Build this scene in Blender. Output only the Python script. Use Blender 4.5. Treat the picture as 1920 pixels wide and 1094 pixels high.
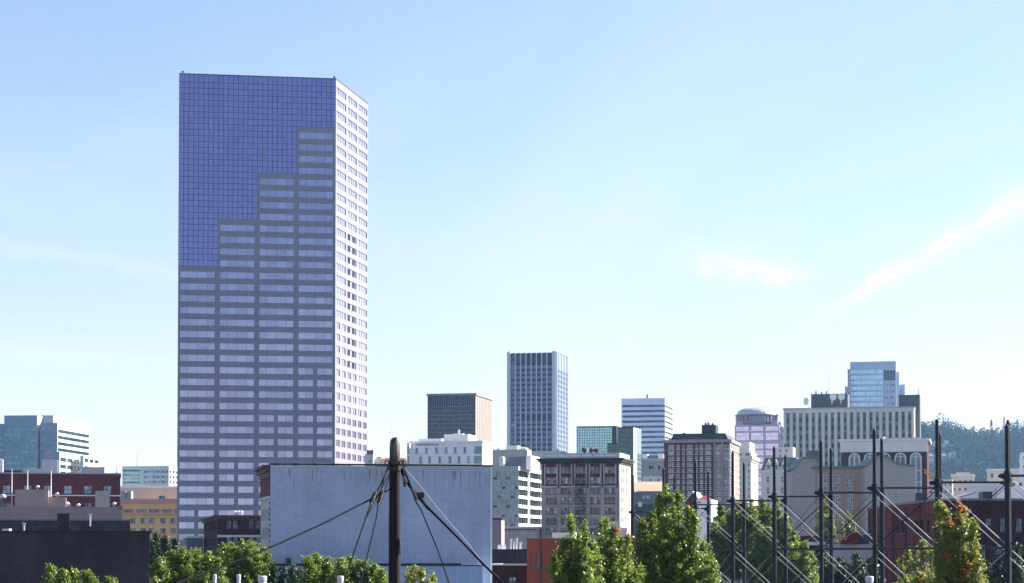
import bpy, bmesh, math, random
import numpy as np
from mathutils import Vector, Matrix
R = math.radians
random.seed(7)
for _o in list(bpy.data.objects):
    bpy.data.objects.remove(_o)
scene = bpy.context.scene
COL = scene.collection

# ------------------------------------------------------------------ camera
FPX, CX, HORY, CAMZ, PITCH = 4130.0, 960.0, 1038.0, 14.0, R(2.0)
PPY = HORY - FPX * math.tan(PITCH)            # principal point row (photo pixels, 1920 wide)
cam_d = bpy.data.cameras.new("camera")
cam = bpy.data.objects.new("camera", cam_d)
COL.objects.link(cam)
cam_d.sensor_width = 36.0
cam_d.lens = FPX / 1920.0 * 36.0
cam_d.shift_y = (PPY - 547.0) / 1920.0
cam_d.clip_start = 0.5
cam_d.clip_end = 30000.0
cam.location = (0, 0, CAMZ)
cam.rotation_euler = (R(90) + PITCH, 0, 0)
scene.camera = cam

# ------------------------------------------------------------------ sun and sky
SUN_AZ, SUN_EL = R(68.0), R(33.0)             # azimuth to the right of the view direction (+Y)
sun_dir = Vector((math.sin(SUN_AZ) * math.cos(SUN_EL), math.cos(SUN_AZ) * math.cos(SUN_EL), math.sin(SUN_EL)))
sun_d = bpy.data.lights.new("sun", 'SUN')
sun_d.energy = 5.0
sun_d.angle = R(0.5)
sun_d.color = (1.0, 0.93, 0.84)
sun = bpy.data.objects.new("sun", sun_d)
COL.objects.link(sun)
sun.rotation_euler = (-sun_dir).to_track_quat('-Z', 'Y').to_euler()

world = bpy.data.worlds.new("World")
scene.world = world
world.use_nodes = True
wn, wl = world.node_tree.nodes, world.node_tree.links
wn.clear()
w_out = wn.new('ShaderNodeOutputWorld')
w_bg = wn.new('ShaderNodeBackground')
w_bg.inputs['Strength'].default_value = 0.054
sky = wn.new('ShaderNodeTexSky')
sky.sky_type = 'NISHITA'
sky.sun_disc = False
sky.sun_elevation = SUN_EL
sky.sun_rotation = SUN_AZ
sky.altitude = 30.0
sky.air_density = 1.0
sky.dust_density = 1.0
sky.ozone_density = 4.0

def wnode(t, **kw):
    n = wn.new(t)
    for k, v in kw.items():
        setattr(n, k, v)
    return n
def wmath(op, a, b=None, c=None, clamp=False):
    n = wnode('ShaderNodeMath', operation=op, use_clamp=clamp)
    for i, v in enumerate((a, b, c)):
        if v is None: continue
        if isinstance(v, (int, float)): n.inputs[i].default_value = v
        else: wl.new(v, n.inputs[i])
    return n.outputs[0]
# thin cirrus: a flat layer seen in perspective (direction / height), the same all round the sky
w_tc = wnode('ShaderNodeTexCoord')
w_sep = wnode('ShaderNodeSeparateXYZ')
wl.new(w_tc.outputs['Generated'], w_sep.inputs[0])
zc = wmath('ADD', wmath('MAXIMUM', w_sep.outputs['Z'], 0.0), 0.06)
lx = wmath('DIVIDE', w_sep.outputs['X'], zc)
ly = wmath('DIVIDE', w_sep.outputs['Y'], zc)
w_cmb = wnode('ShaderNodeCombineXYZ')
wl.new(lx, w_cmb.inputs[0]); wl.new(ly, w_cmb.inputs[1])
def wnoise(scale_xyz, rot, detail, rough, lo, hi, loc=(0, 0, 0)):
    m = wnode('ShaderNodeMapping')
    m.inputs['Scale'].default_value = scale_xyz
    m.inputs['Rotation'].default_value = (0, 0, rot)
    m.inputs['Location'].default_value = loc
    wl.new(w_cmb.outputs[0], m.inputs[0])
    t = wnode('ShaderNodeTexNoise')
    t.inputs['Scale'].default_value = 1.0
    t.inputs['Detail'].default_value = detail
    t.inputs['Roughness'].default_value = rough
    t.inputs['Distortion'].default_value = 0.4
    wl.new(m.outputs[0], t.inputs['Vector'])
    r = wnode('ShaderNodeMapRange', interpolation_type='SMOOTHSTEP')
    r.inputs['From Min'].default_value = lo
    r.inputs['From Max'].default_value = hi
    wl.new(t.outputs['Fac'], r.inputs['Value'])
    return r.outputs['Result']
cirrus = wnoise((0.55, 0.16, 1), R(25), 5.0, 0.6, 0.42, 0.80, (3.1, 1.7, 0))
w_mix = wnode('ShaderNodeMix', data_type='RGBA')
CLOUD = wmath('MULTIPLY', cirrus, 0.20)
def streak(p0, p1, wid0, wid1, soft0, gain, fine, wobble=0.8, tmin=0.3):
    """a trail of ice cloud along the great circle through the sky directions p0 -> p1"""
    d0, d1 = Vector(p0).normalized(), Vector(p1).normalized()
    N = d0.cross(d1).normalized(); T = N.cross(d0).normalized()
    span = math.atan2(d1.dot(T), d1.dot(d0))
    def dot(v):
        n = wnode('ShaderNodeVectorMath', operation='DOT_PRODUCT')
        wl.new(w_tc.outputs['Generated'], n.inputs[0]); n.inputs[1].default_value = v
        return n.outputs['Value']
    ns = wnode('ShaderNodeTexNoise'); ns.inputs['Scale'].default_value = fine; ns.inputs['Detail'].default_value = 6
    ns.inputs['Roughness'].default_value = 0.62
    wl.new(w_tc.outputs['Generated'], ns.inputs['Vector'])
    wob = wmath('MULTIPLY', wmath('SUBTRACT', ns.outputs['Fac'], 0.5), wid1 * wobble)
    across = wmath('ABSOLUTE', wmath('ADD', dot(N), wob))
    along = wmath('DIVIDE', wmath('ARCTAN2', dot(T), dot(d0)), span)
    cl = wmath('MINIMUM', wmath('MAXIMUM', along, 0.0), 1.0)
    width = wmath('ADD', wmath('MULTIPLY', cl, wid1 - wid0), wid0)
    core = wmath('SUBTRACT', 1.0, wmath('DIVIDE', across, width), clamp=True)
    core = wmath('SMOOTHSTEP', core, 0, 1) if False else wmath('POWER', core, 1.5)
    mr = wnode('ShaderNodeMapRange', interpolation_type='SMOOTHSTEP')
    mr.inputs['From Min'].default_value = -soft0; mr.inputs['From Max'].default_value = 0.35
    wl.new(along, mr.inputs['Value'])
    tx = wnode('ShaderNodeMapRange'); tx.inputs['From Min'].default_value = 0.3; tx.inputs['From Max'].default_value = 0.62
    tx.inputs['To Min'].default_value = tmin
    wl.new(ns.outputs['Fac'], tx.inputs['Value'])
    return wmath('MULTIPLY', wmath('MULTIPLY', wmath('MULTIPLY', core, mr.outputs[0]), tx.outputs[0]), gain), along
_sd = lambda px, py: (px - 960.0, 4130.0 * math.cos(R(2)) - (893.8 - py) * math.sin(R(2)), 4130.0 * math.sin(R(2)) + (893.8 - py) * math.cos(R(2)))
trail, _ = streak(_sd(1500, 615), _sd(1920, 372), 0.004, 0.013, 0.12, 0.5, 75.0, 0.6, 0.4)
wisp, wal = streak(_sd(1570, 527), _sd(1270, 478), 0.007, 0.014, 0.02, 0.5, 85.0, 1.2, 0.25)
endr = wnode('ShaderNodeMapRange', interpolation_type='SMOOTHSTEP')
endr.inputs['From Min'].default_value = 0.6; endr.inputs['From Max'].default_value = 1.25
endr.inputs['To Min'].default_value = 1.0; endr.inputs['To Max'].default_value = 0.0
wl.new(wal, endr.inputs['Value'])
veil = wmath('SUBTRACT', 1.0, wmath('POWER', 2.718, wmath('DIVIDE', -0.0042, wmath('POWER', wmath('ADD', wmath('MAXIMUM', w_sep.outputs['Z'], 0.0), 0.025), 2.0))))
left1, _ = streak(_sd(420, 520), _sd(-260, 415), 0.006, 0.014, 0.3, 0.16, 30.0, 1.6, 0.1)
left2, _ = streak(_sd(330, 690), _sd(-260, 640), 0.006, 0.012, 0.3, 0.2, 30.0, 1.6, 0.1)
CLOUD = wmath('ADD', CLOUD, veil)
CLOUD = wmath('MAXIMUM', CLOUD, wmath('ADD', veil, wmath('MAXIMUM', left1, left2)))
CLOUD = wmath('MINIMUM', CLOUD, 1.0)
CLOUD = wmath('ADD', CLOUD, wmath('MAXIMUM', trail, wmath('MULTIPLY', wisp, endr.outputs[0])))
CLOUD = wmath('MINIMUM', CLOUD, 1.0)
wl.new(CLOUD, w_mix.inputs['Factor'])
w_tint = wnode('ShaderNodeMix', data_type='RGBA', blend_type='MULTIPLY')
w_tint.inputs['Factor'].default_value = 1.0
wl.new(sky.outputs[0], w_tint.inputs['A'])
w_tint.inputs['B'].default_value = (1.0, 0.915, 1.0, 1)      # a clean, slightly violet summer blue
wl.new(w_tint.outputs['Result'], w_mix.inputs['A'])
w_mix.inputs['B'].default_value = (6.2, 6.5, 6.8, 1)
wl.new(w_mix.outputs['Result'], w_bg.inputs['Color'])
wl.new(w_bg.outputs[0], w_out.inputs['Surface'])

scene.view_settings.view_transform = 'Standard'
scene.view_settings.look = 'None'
scene.view_settings.gamma = 1.0
scene.view_settings.use_curve_mapping = False
scene.view_settings.exposure = 1.94
scene.render.engine = 'CYCLES'
scene.cycles.max_bounces = 6
scene.cycles.diffuse_bounces = 3
scene.cycles.glossy_bounces = 3
scene.cycles.transparent_max_bounces = 8
scene.cycles.volume_bounces = 0
scene.cycles.use_denoising = True
scene.cycles.sample_clamp_indirect = 6.0

# ------------------------------------------------------------------ photo-pixel <-> place
_ct, _st = math.cos(PITCH), math.sin(PITCH)
def P(px, py, Y):
    """the point at distance Y (metres along the view) that the photo shows at (px, py)"""
    xc, yc = px - CX, PPY - py
    dx, dy, dz = xc, FPX * _ct - yc * _st, FPX * _st + yc * _ct
    s = Y / dy
    return Vector((dx * s, Y, CAMZ + dz * s))
def zat(py, Y):
    return P(CX, py, Y).z
def col_of(x, y, z):
    d = y * _ct + (z - CAMZ) * _st
    return CX + FPX * x / d
def slide(p, d, px, z):
    """distance to move from p along the flat direction d until the photo column is px"""
    k = (px - CX) / FPX
    a = p[1] * _ct + (z - CAMZ) * _st
    return (k * a - p[0]) / (d[0] - k * d[1] * _ct)

# ------------------------------------------------------------------ materials
MATS = {}
def _new(name):
    m = bpy.data.materials.new(name)
    m.use_nodes = True
    n, l = m.node_tree.nodes, m.node_tree.links
    return m, n, l, n['Principled BSDF']
def _mixmul(n, l, colsock, facsock, lo, hi):
    """multiply a colour by a value mapped from fac 0..1 to lo..hi"""
    mr = n.new('ShaderNodeMapRange')
    mr.inputs['From Min'].default_value = 0.25; mr.inputs['From Max'].default_value = 0.75
    mr.inputs['To Min'].default_value = lo; mr.inputs['To Max'].default_value = hi
    l.new(facsock, mr.inputs['Value'])
    mx = n.new('ShaderNodeMix'); mx.data_type = 'RGBA'; mx.blend_type = 'MULTIPLY'
    mx.inputs['Factor'].default_value = 1.0
    if isinstance(colsock, tuple): mx.inputs['A'].default_value = (*colsock, 1)
    else: l.new(colsock, mx.inputs['A'])
    l.new(mr.outputs[0], mx.inputs['B'])
    return mx.outputs['Result']
def _noise(n, l, scale, detail=4.0, sxyz=(1, 1, 1), vec=None, rough=0.55):
    if vec is None:
        g = n.new('ShaderNodeNewGeometry'); vec = g.outputs['Position']
    mp = n.new('ShaderNodeMapping'); mp.inputs['Scale'].default_value = sxyz
    l.new(vec, mp.inputs[0])
    t = n.new('ShaderNodeTexNoise')
    t.inputs['Scale'].default_value = scale; t.inputs['Detail'].default_value = detail
    t.inputs['Roughness'].default_value = rough
    l.new(mp.outputs[0], t.inputs['Vector'])
    return t.outputs['Fac']
def mat(name, col, rough=0.8, var=0.12, scale=0.35, streak=0.12, metallic=0.0, spec=0.3, grime=0.0):
    """painted or stone surface: broad mottling, fine grain and vertical rain streaks"""
    if name in MATS: return MATS[name]
    m, n, l, b = _new(name)
    c = _mixmul(n, l, col, _noise(n, l, scale, 5), 1 - var, 1 + var)
    c = _mixmul(n, l, c, _noise(n, l, scale * 14, 3), 1 - var * .6, 1 + var * .6)
    if streak:
        c = _mixmul(n, l, c, _noise(n, l, 1.0, 4, (2.2, 2.2, 0.07)), 1 - streak, 1 + streak * .5)
    l.new(c, b.inputs['Base Color'])
    b.inputs['Roughness'].default_value = rough
    b.inputs['Metallic'].default_value = metallic
    b.inputs['Specular IOR Level'].default_value = spec
    MATS[name] = m
    return m
def brick(name, c1, c2, mortar, rough=0.9, streak=0.15, bw=0.22, bh=0.075):
    """brickwork laid out in metres on the wall's own u/z coordinates"""
    if name in MATS: return MATS[name]
    m, n, l, b = _new(name)
    uv = n.new('ShaderNodeUVMap'); uv.uv_map = 'uv'
    t = n.new('ShaderNodeTexBrick')
    t.inputs['Color1'].default_value = (*c1, 1); t.inputs['Color2'].default_value = (*c2, 1)
    t.inputs['Mortar'].default_value = (*mortar, 1)
    t.inputs['Scale'].default_value = 1.0
    t.inputs['Brick Width'].default_value = bw; t.inputs['Row Height'].default_value = bh
    t.inputs['Mortar Size'].default_value = 0.008
    l.new(uv.outputs[0], t.inputs['Vector'])
    c = _mixmul(n, l, t.outputs['Color'], _noise(n, l, 0.3, 5), 0.75, 1.25)
    c = _mixmul(n, l, c, _noise(n, l, 5.0, 4), 0.82, 1.18)
    c = _mixmul(n, l, c, _noise(n, l, 1.0, 4, (2.0, 2.0, 0.08)), 1 - streak, 1 + streak)
    l.new(c, b.inputs['Base Color'])
    b.inputs['Roughness'].default_value = rough
    b.inputs['Specular IOR Level'].default_value = 0.2
    MATS[name] = m
    return m
def glass(name, tint, refl=0.8, rough=0.06, var=0.25, wavy=0.02):
    """coated window glass: mirrors the sky and what stands opposite, every pane a little different"""
    if name in MATS: return MATS[name]
    m, n, l, b = _new(name)
    oi = n.new('ShaderNodeObjectInfo')
    g = n.new('ShaderNodeNewGeometry')
    ad = n.new('ShaderNodeMath'); ad.operation = 'ADD'
    l.new(oi.outputs['Random'], ad.inputs[0]); l.new(g.outputs['Random Per Island'], ad.inputs[1])
    fr = n.new('ShaderNodeMath'); fr.operation = 'FRACT'
    l.new(ad.outputs[0], fr.inputs[0])
    c = _mixmul(n, l, tint, fr.outputs[0], 1 - var, 1 + var * .6)
    l.new(c, b.inputs['Base Color'])
    b.inputs['Metallic'].default_value = refl
    b.inputs['Roughness'].default_value = rough
    if wavy:
        bp = n.new('ShaderNodeBump'); bp.inputs['Strength'].default_value = wavy
        bp.inputs['Distance'].default_value = 0.3
        l.new(_noise(n, l, 0.5, 2), bp.inputs['Height'])
        l.new(bp.outputs[0], b.inputs['Normal'])
    MATS[name] = m
    return m

# ------------------------------------------------------------------ mesh building
class MB:
    """collects faces; build() links them as ONE mesh object"""
    def __init__(s):
        s.v, s.f, s.mi, s.uv = [], [], [], []
    def face(s, pts, mi=0, uv=None):
        i = len(s.v)
        s.v += [tuple(p) for p in pts]
        s.f.append(tuple(range(i, i + len(pts)))); s.mi.append(mi)
        s.uv.append(uv if uv else [(0, 0)] * len(pts))
    def box(s, x0, x1, y0, y1, z0, z1, mi=0):
        a = [(x0, y0, z0), (x1, y0, z0), (x1, y1, z0), (x0, y1, z0), (x0, y0, z1), (x1, y0, z1), (x1, y1, z1), (x0, y1, z1)]
        i = len(s.v); s.v += a
        for q in ((0, 3, 2, 1), (4, 5, 6, 7), (0, 1, 5, 4), (1, 2, 6, 5), (2, 3, 7, 6), (3, 0, 4, 7)):
            s.f.append(tuple(i + k for k in q)); s.mi.append(mi)
            s.uv.append([((a[k][0] + a[k][1]), a[k][2]) for k in q])
    def obox(s, o, u, d, lu, ld, z0, z1, mi=0):
        """box on the flat axes u, d from corner o"""
        c = [(o[0] + u[0] * a * lu + d[0] * b * ld, o[1] + u[1] * a * lu + d[1] * b * ld) for a, b in ((0, 0), (1, 0), (1, 1), (0, 1))]
        s.prism(c, z0, z1, mi)
    def prism(s, c, z0, z1, mi=0, top=True, bottom=True):
        n = len(c); i = len(s.v)
        s.v += [(p[0], p[1], z0) for p in c] + [(p[0], p[1], z1) for p in c]
        run = 0.0
        for k in range(n):
            j = (k + 1) % n
            L = math.hypot(c[j][0] - c[k][0], c[j][1] - c[k][1])
            s.f.append((i + k, i + j, i + n + j, i + n + k)); s.mi.append(mi)
            s.uv.append([(run, z0), (run + L, z0), (run + L, z1), (run, z1)]); run += L
        if top:
            s.f.append(tuple(range(i + n, i + 2 * n))); s.mi.append(mi); s.uv.append([(p[0], p[1]) for p in c])
        if bottom:
            s.f.append(tuple(range(i + n - 1, i - 1, -1))); s.mi.append(mi); s.uv.append([(p[0], p[1]) for p in c[::-1]])
    def tube(s, pts, rad, seg=6, mi=0, cap=True):
        pts = [Vector(p) for p in pts]
        rr = rad if isinstance(rad, (list, tuple)) else [rad] * len(pts)
        rings = []
        for k, p in enumerate(pts):
            t = (pts[min(k + 1, len(pts) - 1)] - pts[max(k - 1, 0)]).normalized()
            a = t.orthogonal() if k == 0 else (a - t * a.dot(t))
            a = a.normalized(); b = t.cross(a)
            i = len(s.v)
            s.v += [tuple(p + (a * math.cos(2 * math.pi * q / seg) + b * math.sin(2 * math.pi * q / seg)) * rr[k]) for q in range(seg)]
            rings.append(i)
        for r0, r1 in zip(rings, rings[1:]):
            for q in range(seg):
                w = (q + 1) % seg
                s.f.append((r0 + q, r0 + w, r1 + w, r1 + q)); s.mi.append(mi); s.uv.append([(0, 0)] * 4)
        if cap:
            s.f.append(tuple(rings[0] + q for q in range(seg - 1, -1, -1))); s.mi.append(mi); s.uv.append([(0, 0)] * seg)
            s.f.append(tuple(rings[-1] + q for q in range(seg))); s.mi.append(mi); s.uv.append([(0, 0)] * seg)
    def lathe(s, c, prof, seg=24, mi=0):
        """prof: (radius, z) from bottom to top, about the vertical through c"""
        rings = []
        for r, z in prof:
            i = len(s.v)
            s.v += [(c[0] + r * math.cos(2 * math.pi * q / seg), c[1] + r * math.sin(2 * math.pi * q / seg), z) for q in range(seg)]
            rings.append(i)
        for r0, r1 in zip(rings, rings[1:]):
            for q in range(seg):
                w = (q + 1) % seg
                s.f.append((r0 + q, r0 + w, r1 + w, r1 + q)); s.mi.append(mi); s.uv.append([(0, 0)] * 4)
        s.f.append(tuple(rings[-1] + q for q in range(seg))); s.mi.append(mi); s.uv.append([(0, 0)] * seg)
    def mesh(s, name, mats, smooth=False, off=(0, 0, 0)):
        me = bpy.data.meshes.new(name)
        v = s.v if off == (0, 0, 0) else [(p[0] - off[0], p[1] - off[1], p[2] - off[2]) for p in s.v]
        me.from_pydata(v, [], s.f)
        for m in (mats if isinstance(mats, (list, tuple)) else [mats]): me.materials.append(m)
        me.polygons.foreach_set('material_index', s.mi)
        ul = me.uv_layers.new(name='uv')
        flat = [c for q in s.uv for p in q for c in p]
        ul.data.foreach_set('uv', flat)
        if smooth: me.polygons.foreach_set('use_smooth', [True] * len(s.f))
        me.update()
        return me
    def build(s, name, mats, parent=None, smooth=False):
        o = bpy.data.objects.new(name, None) if not s.v else None
        loc = parent_loc(parent)
        o = bpy.data.objects.new(name, s.mesh(name, mats, smooth, loc))
        COL.objects.link(o)
        if parent is not None: o.parent = parent
        return o
LOCS = {}
def parent_loc(p):
    l = [0.0, 0.0, 0.0]
    while p is not None:
        for i in range(3): l[i] += p.location[i]
        p = p.parent
    return tuple(l)
def tag(o, label, cat, group=None):
    o['label'] = label; o['category'] = cat
    if group: o['group'] = group
    return o
def empty(name, loc, label, cat, group=None):
    o = bpy.data.objects.new(name, None)
    COL.objects.link(o); o.location = loc
    o.empty_display_size = 1.0
    return tag(o, label, cat, group)
def struct(o, kind='structure'):
    o['kind'] = kind
    return o

# ------------------------------------------------------------------ windows and facades
CAP = 300
COUNT, REST = {}, {}
WMESH = {}
def window_mesh(w, h, nx, ny, fr, dep, gm, fm, sill):
    """pane set back in its reveal with a frame, glazing bars and a sill; local x right, z up, y inward"""
    key = (round(w, 2), round(h, 2), nx, ny, fr, dep, gm.name, fm.name, sill)
    if key in WMESH: return WMESH[key]
    b = MB()
    for i in range(nx):
        for j in range(ny):
            x0, x1 = w * i / nx, w * (i + 1) / nx
            z0, z1 = h * j / ny, h * (j + 1) / ny
            b.face([(x0, dep, z0), (x1, dep, z0), (x1, dep, z1), (x0, dep, z1)], 0)
    y0, y1 = dep - 0.09, dep - 0.004
    if fr:
        b.box(0, fr, y0, y1, 0, h, 1); b.box(w - fr, w, y0, y1, 0, h, 1)
        b.box(fr, w - fr, y0, y1, 0, fr, 1); b.box(fr, w - fr, y0, y1, h - fr, h, 1)
        for i in range(1, nx):
            x = w * i / nx; b.box(x - fr * .45, x + fr * .45, y0 + .01, y1, fr, h - fr, 1)
        for j in range(1, ny):
            z = h * j / ny; b.box(fr, w - fr, y0 + .015, y1 - .003, z - fr * .45, z + fr * .45, 1)
    if sill:
        b.box(-0.12, w + 0.12, -0.12, dep - 0.1, -sill, -0.003, 1)
    me = b.mesh('window', [gm, fm])
    WMESH[key] = (me, b)
    return WMESH[key]
def piece(thing, name, me, b, loc, rotz, mats, parent=None):
    """one repeated part; past the 300 that show largest the rest are joined into one part"""
    k = (thing.name, name)
    COUNT[k] = COUNT.get(k, 0) + 1
    if COUNT[k] <= CAP:
        o = bpy.data.objects.new(name, me)
        COL.objects.link(o); o.parent = parent or thing
        pl = parent_loc(parent or thing)
        o.location = (loc[0] - pl[0], loc[1] - pl[1], loc[2] - pl[2])
        o.rotation_euler = (0, 0, rotz)
        return o
    if k not in REST: REST[k] = (MB(), mats, thing)
    t = REST[k][0]
    c, s_ = math.cos(rotz), math.sin(rotz)
    i = len(t.v)
    t.v += [(loc[0] + x * c - y * s_, loc[1] + x * s_ + y * c, loc[2] + z) for x, y, z in b.v]
    t.f += [tuple(i + q for q in f) for f in b.f]; t.mi += b.mi; t.uv += b.uv
    return None
def finish_rest():
    for (tn, name), (b, mats, thing) in REST.items():
        o = b.build('further_' + name + 's', mats, thing)
        o['kind'] = 'stuff'
class Face:
    """one facade plane from A (left seen from outside) to B, z0..z1, with window openings cut through"""
    def __init__(s, thing, A, B, z0, z1):
        s.t, s.A, s.B, s.z0, s.z1 = thing, Vector((A[0], A[1])), Vector((B[0], B[1])), z0, z1
        s.W = (s.B - s.A).length
        s.u = (s.B - s.A) / s.W
        s.n = Vector((s.u.y, -s.u.x))
        s.rot = math.atan2(s.u.y, s.u.x)
        s.wins = []
    def pt(s, u, z, out=0.0):
        p = s.A + s.u * u + s.n * out
        return (p.x, p.y, z)
    def ucol(s, px, z):
        """u of the photo column px on this face"""
        return slide(s.A, s.u, px, z)
    def ztop(s, py, u=None):
        p = s.A + s.u * (s.W / 2 if u is None else u)
        return zat(py, p.y)
    def win(s, u0, u1, z0, z1, gm, fm, nx=1, ny=1, fr=0.08, dep=0.25, sill=0.0, name='window'):
        if u1 - u0 < .05 or z1 - z0 < .05: return
        s.wins.append((u0, u1, z0, z1, gm, fm, nx, ny, fr, dep, sill, name))
    def grid(s, nc, nr, z0, z1, gm, fm, wr=0.5, hr=0.55, u0=0.0, u1=None, skip=None, jit=0.0, **kw):
        u1 = s.W if u1 is None else u1
        cw, ch = (u1 - u0) / nc, (z1 - z0) / nr
        for j in range(nr):
            for i in range(nc):
                if skip and skip(i, j): continue
                a = u0 + cw * (i + .5 - wr / 2); c = z0 + ch * (j + .5 - hr / 2)
                s.win(a, a + cw * wr, c, c + ch * hr, gm, fm, **kw)
    def wall(s, wm, name='wall', reveal=None, parent=None):
        """the wall with its openings, then each window as a part"""
        us = sorted(set([0.0, s.W] + [round(w[0], 4) for w in s.wins] + [round(w[1], 4) for w in s.wins]))
        zs = sorted(set([s.z0, s.z1] + [round(w[2], 4) for w in s.wins] + [round(w[3], 4) for w in s.wins]))
        ui = {q: k for k, q in enumerate(us)}; zi = {q: k for k, q in enumerate(zs)}
        hole = np.zeros((len(us) - 1, len(zs) - 1), bool)
        for w in s.wins:
            hole[ui[round(w[0], 4)]:ui[round(w[1], 4)], zi[round(w[2], 4)]:zi[round(w[3], 4)]] = True
        b = MB()
        for i in range(len(us) - 1):
            j = 0
            while j < len(zs) - 1:
                if hole[i, j]: j += 1; continue
                k = j
                while k < len(zs) - 1 and not hole[i, k]: k += 1
                q = [(us[i], zs[j]), (us[i + 1], zs[j]), (us[i + 1], zs[k]), (us[i], zs[k])]
                b.face([s.pt(*p) for p in q], 0, q)
                j = k
        for w in s.wins:
            u0, u1, z0, z1, d = w[0], w[1], w[2], w[3], w[9]
            for p, q in (((u0, z0), (u1, z0)), ((u1, z0), (u1, z1)), ((u1, z1), (u0, z1)), ((u0, z1), (u0, z0))):
                b.face([s.pt(*p), s.pt(*q), s.pt(q[0], q[1], -d), s.pt(p[0], p[1], -d)], 1 if reveal else 0,
                       [p, q, (q[0] + d, q[1] + d), (p[0] + d, p[1] + d)])
        o = b.build(name, [wm, reveal] if reveal else wm, parent or s.t)
        for (u0, u1, z0, z1, gm, fm, nx, ny, fr, dep, sill, nm) in s.wins:
            me, wb = window_mesh(u1 - u0, z1 - z0, nx, ny, fr, dep, gm, fm, sill)
            piece(s.t, nm, me, wb, s.pt(u0, z0), s.rot, [gm, fm])
        return o
    def slab(s, b, u0, u1, z0, z1, out, inn=0.02, mi=0):
        """a box standing proud of this face by out, added to the builder b"""
        c = [s.pt(u0, 0, out), s.pt(u1, 0, out), s.pt(u1, 0, -inn), s.pt(u0, 0, -inn)]
        b.prism(c, z0, z1, mi)
def sub(thing, *a, **k):
    """another volume of the same building"""
    return Block(thing, None, None, *a, **k)
class Block:
    """a four-sided building: front-right corner at photo column xr and distance Y, grid turned by g degrees"""
    def __init__(s, name, label, cat, xl, xr, yt, Y, g, xr2=None, xl2=None, L=None, z0=0.0, ref='r', group=None):
        g = R(g)
        s.u, s.d = Vector((math.cos(g), -math.sin(g))), Vector((math.sin(g), math.cos(g)))
        s.zt = zat(yt, Y)
        zt = s.zt
        p = P(xr if ref == 'r' else xl, yt, Y)
        p = Vector((p.x, p.y))
        if ref == 'r':
            s.FR = p; s.FL = p + s.u * slide(p, s.u, xl, zt)
        else:
            s.FL = p; s.FR = p + s.u * slide(p, s.u, xr, zt)
        if L is None:
            if xr2 is not None: L = slide(s.FR, s.d, xr2, zt)
            elif xl2 is not None: L = slide(s.FL, s.d, xl2, zt)
            else: L = 20.0
        s.L = L
        s.BR, s.BL = s.FR + s.d * L, s.FL + s.d * L
        s.z0 = z0
        c = (s.FL + s.BR) / 2
        s.t = name if not isinstance(name, str) else empty(name, (c.x, c.y, z0), label, cat, group)
        s.front = Face(s.t, s.FL, s.FR, z0, zt)
        s.right = Face(s.t, s.FR, s.BR, z0, zt)
        s.back = Face(s.t, s.BR, s.BL, z0, zt)
        s.left = Face(s.t, s.BL, s.FL, z0, zt)
        s.W = s.front.W
    def walls(s, fm, rm=None, lm=None, bm=None):
        s.front.wall(fm); s.right.wall(rm or fm); s.left.wall(lm or rm or fm); s.back.wall(bm or rm or fm)
    def roof(s, m, drop=0.4, name='roof'):
        b = MB()
        b.face([(p.x, p.y, s.zt - drop) for p in (s.FL, s.FR, s.BR, s.BL)], 0)
        return b.build(name, m, s.t)
    def ring(s, m, z0, z1, out, name='cornice', inn=0.3):
        """a band all round the building standing proud by out"""
        o = [s.FL - s.u * out - s.d * out, s.FR + s.u * out - s.d * out, s.BR + s.u * out + s.d * out, s.BL - s.u * out + s.d * out]
        i = [s.FL + s.u * inn + s.d * inn, s.FR - s.u * inn + s.d * inn, s.BR - s.u * inn - s.d * inn, s.BL + s.u * inn - s.d * inn]
        b = MB()
        for k in range(4):
            j = (k + 1) % 4
            b.face([(*o[k], z0), (*o[j], z0), (*o[j], z1), (*o[k], z1)], 0, [(0, z0), (9, z0), (9, z1), (0, z1)])
            b.face([(*o[k], z1), (*o[j], z1), (*i[j], z1), (*i[k], z1)])
            b.face([(*i[k], z1), (*i[j], z1), (*i[j], z0), (*i[k], z0)])
            b.face([(*i[k], z0), (*i[j], z0), (*o[j], z0), (*o[k], z0)])
        return b.build(name, m, s.t)
    def top(s, name, m, u0, u1, d0, d1, h, parent=None, z=None):
        """a box on the roof, in metres from the front-left corner along u and d; a part of the building"""
        z = s.zt - 0.4 if z is None else z
        b = MB()
        b.obox(s.FL + s.u * u0 + s.d * d0, s.u, s.d, u1 - u0, d1 - d0, z, z + h)
        return b.build(name, m, parent or s.t)

def lettering(text, face, u, z, size, m, parent, out=0.06, shear=0.0, name='lettering'):
    cu = bpy.data.curves.new(name, 'FONT')
    cu.body = text; cu.size = size; cu.extrude = 0.03; cu.shear = shear
    tmp = bpy.data.objects.new(name, cu)
    cu.materials.append(m)
    COL.objects.link(tmp)
    me = bpy.data.meshes.new_from_object(tmp.evaluated_get(bpy.context.evaluated_depsgraph_get()))
    bpy.data.objects.remove(tmp)
    o = bpy.data.objects.new(name, me)
    COL.objects.link(o)
    pl = parent_loc(parent); p = face.pt(u, z, out)
    o.parent = parent
    o.location = (p[0] - pl[0], p[1] - pl[1], p[2] - pl[2])
    o.rotation_euler = (R(90), 0, face.rot)
    return o
def mesh_thing(bld, name, m, label, cat, group=None, smooth=False):
    """a thing that is one mesh, its origin at its own base"""
    xs = [v[0] for v in bld.v]; ys = [v[1] for v in bld.v]; z0 = min(v[2] for v in bld.v)
    loc = ((min(xs) + max(xs)) / 2, (min(ys) + max(ys)) / 2, z0)
    o = bpy.data.objects.new(name, bld.mesh(name, m, smooth, loc))
    COL.objects.link(o); o.location = loc
    return tag(o, label, cat, group)
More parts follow.
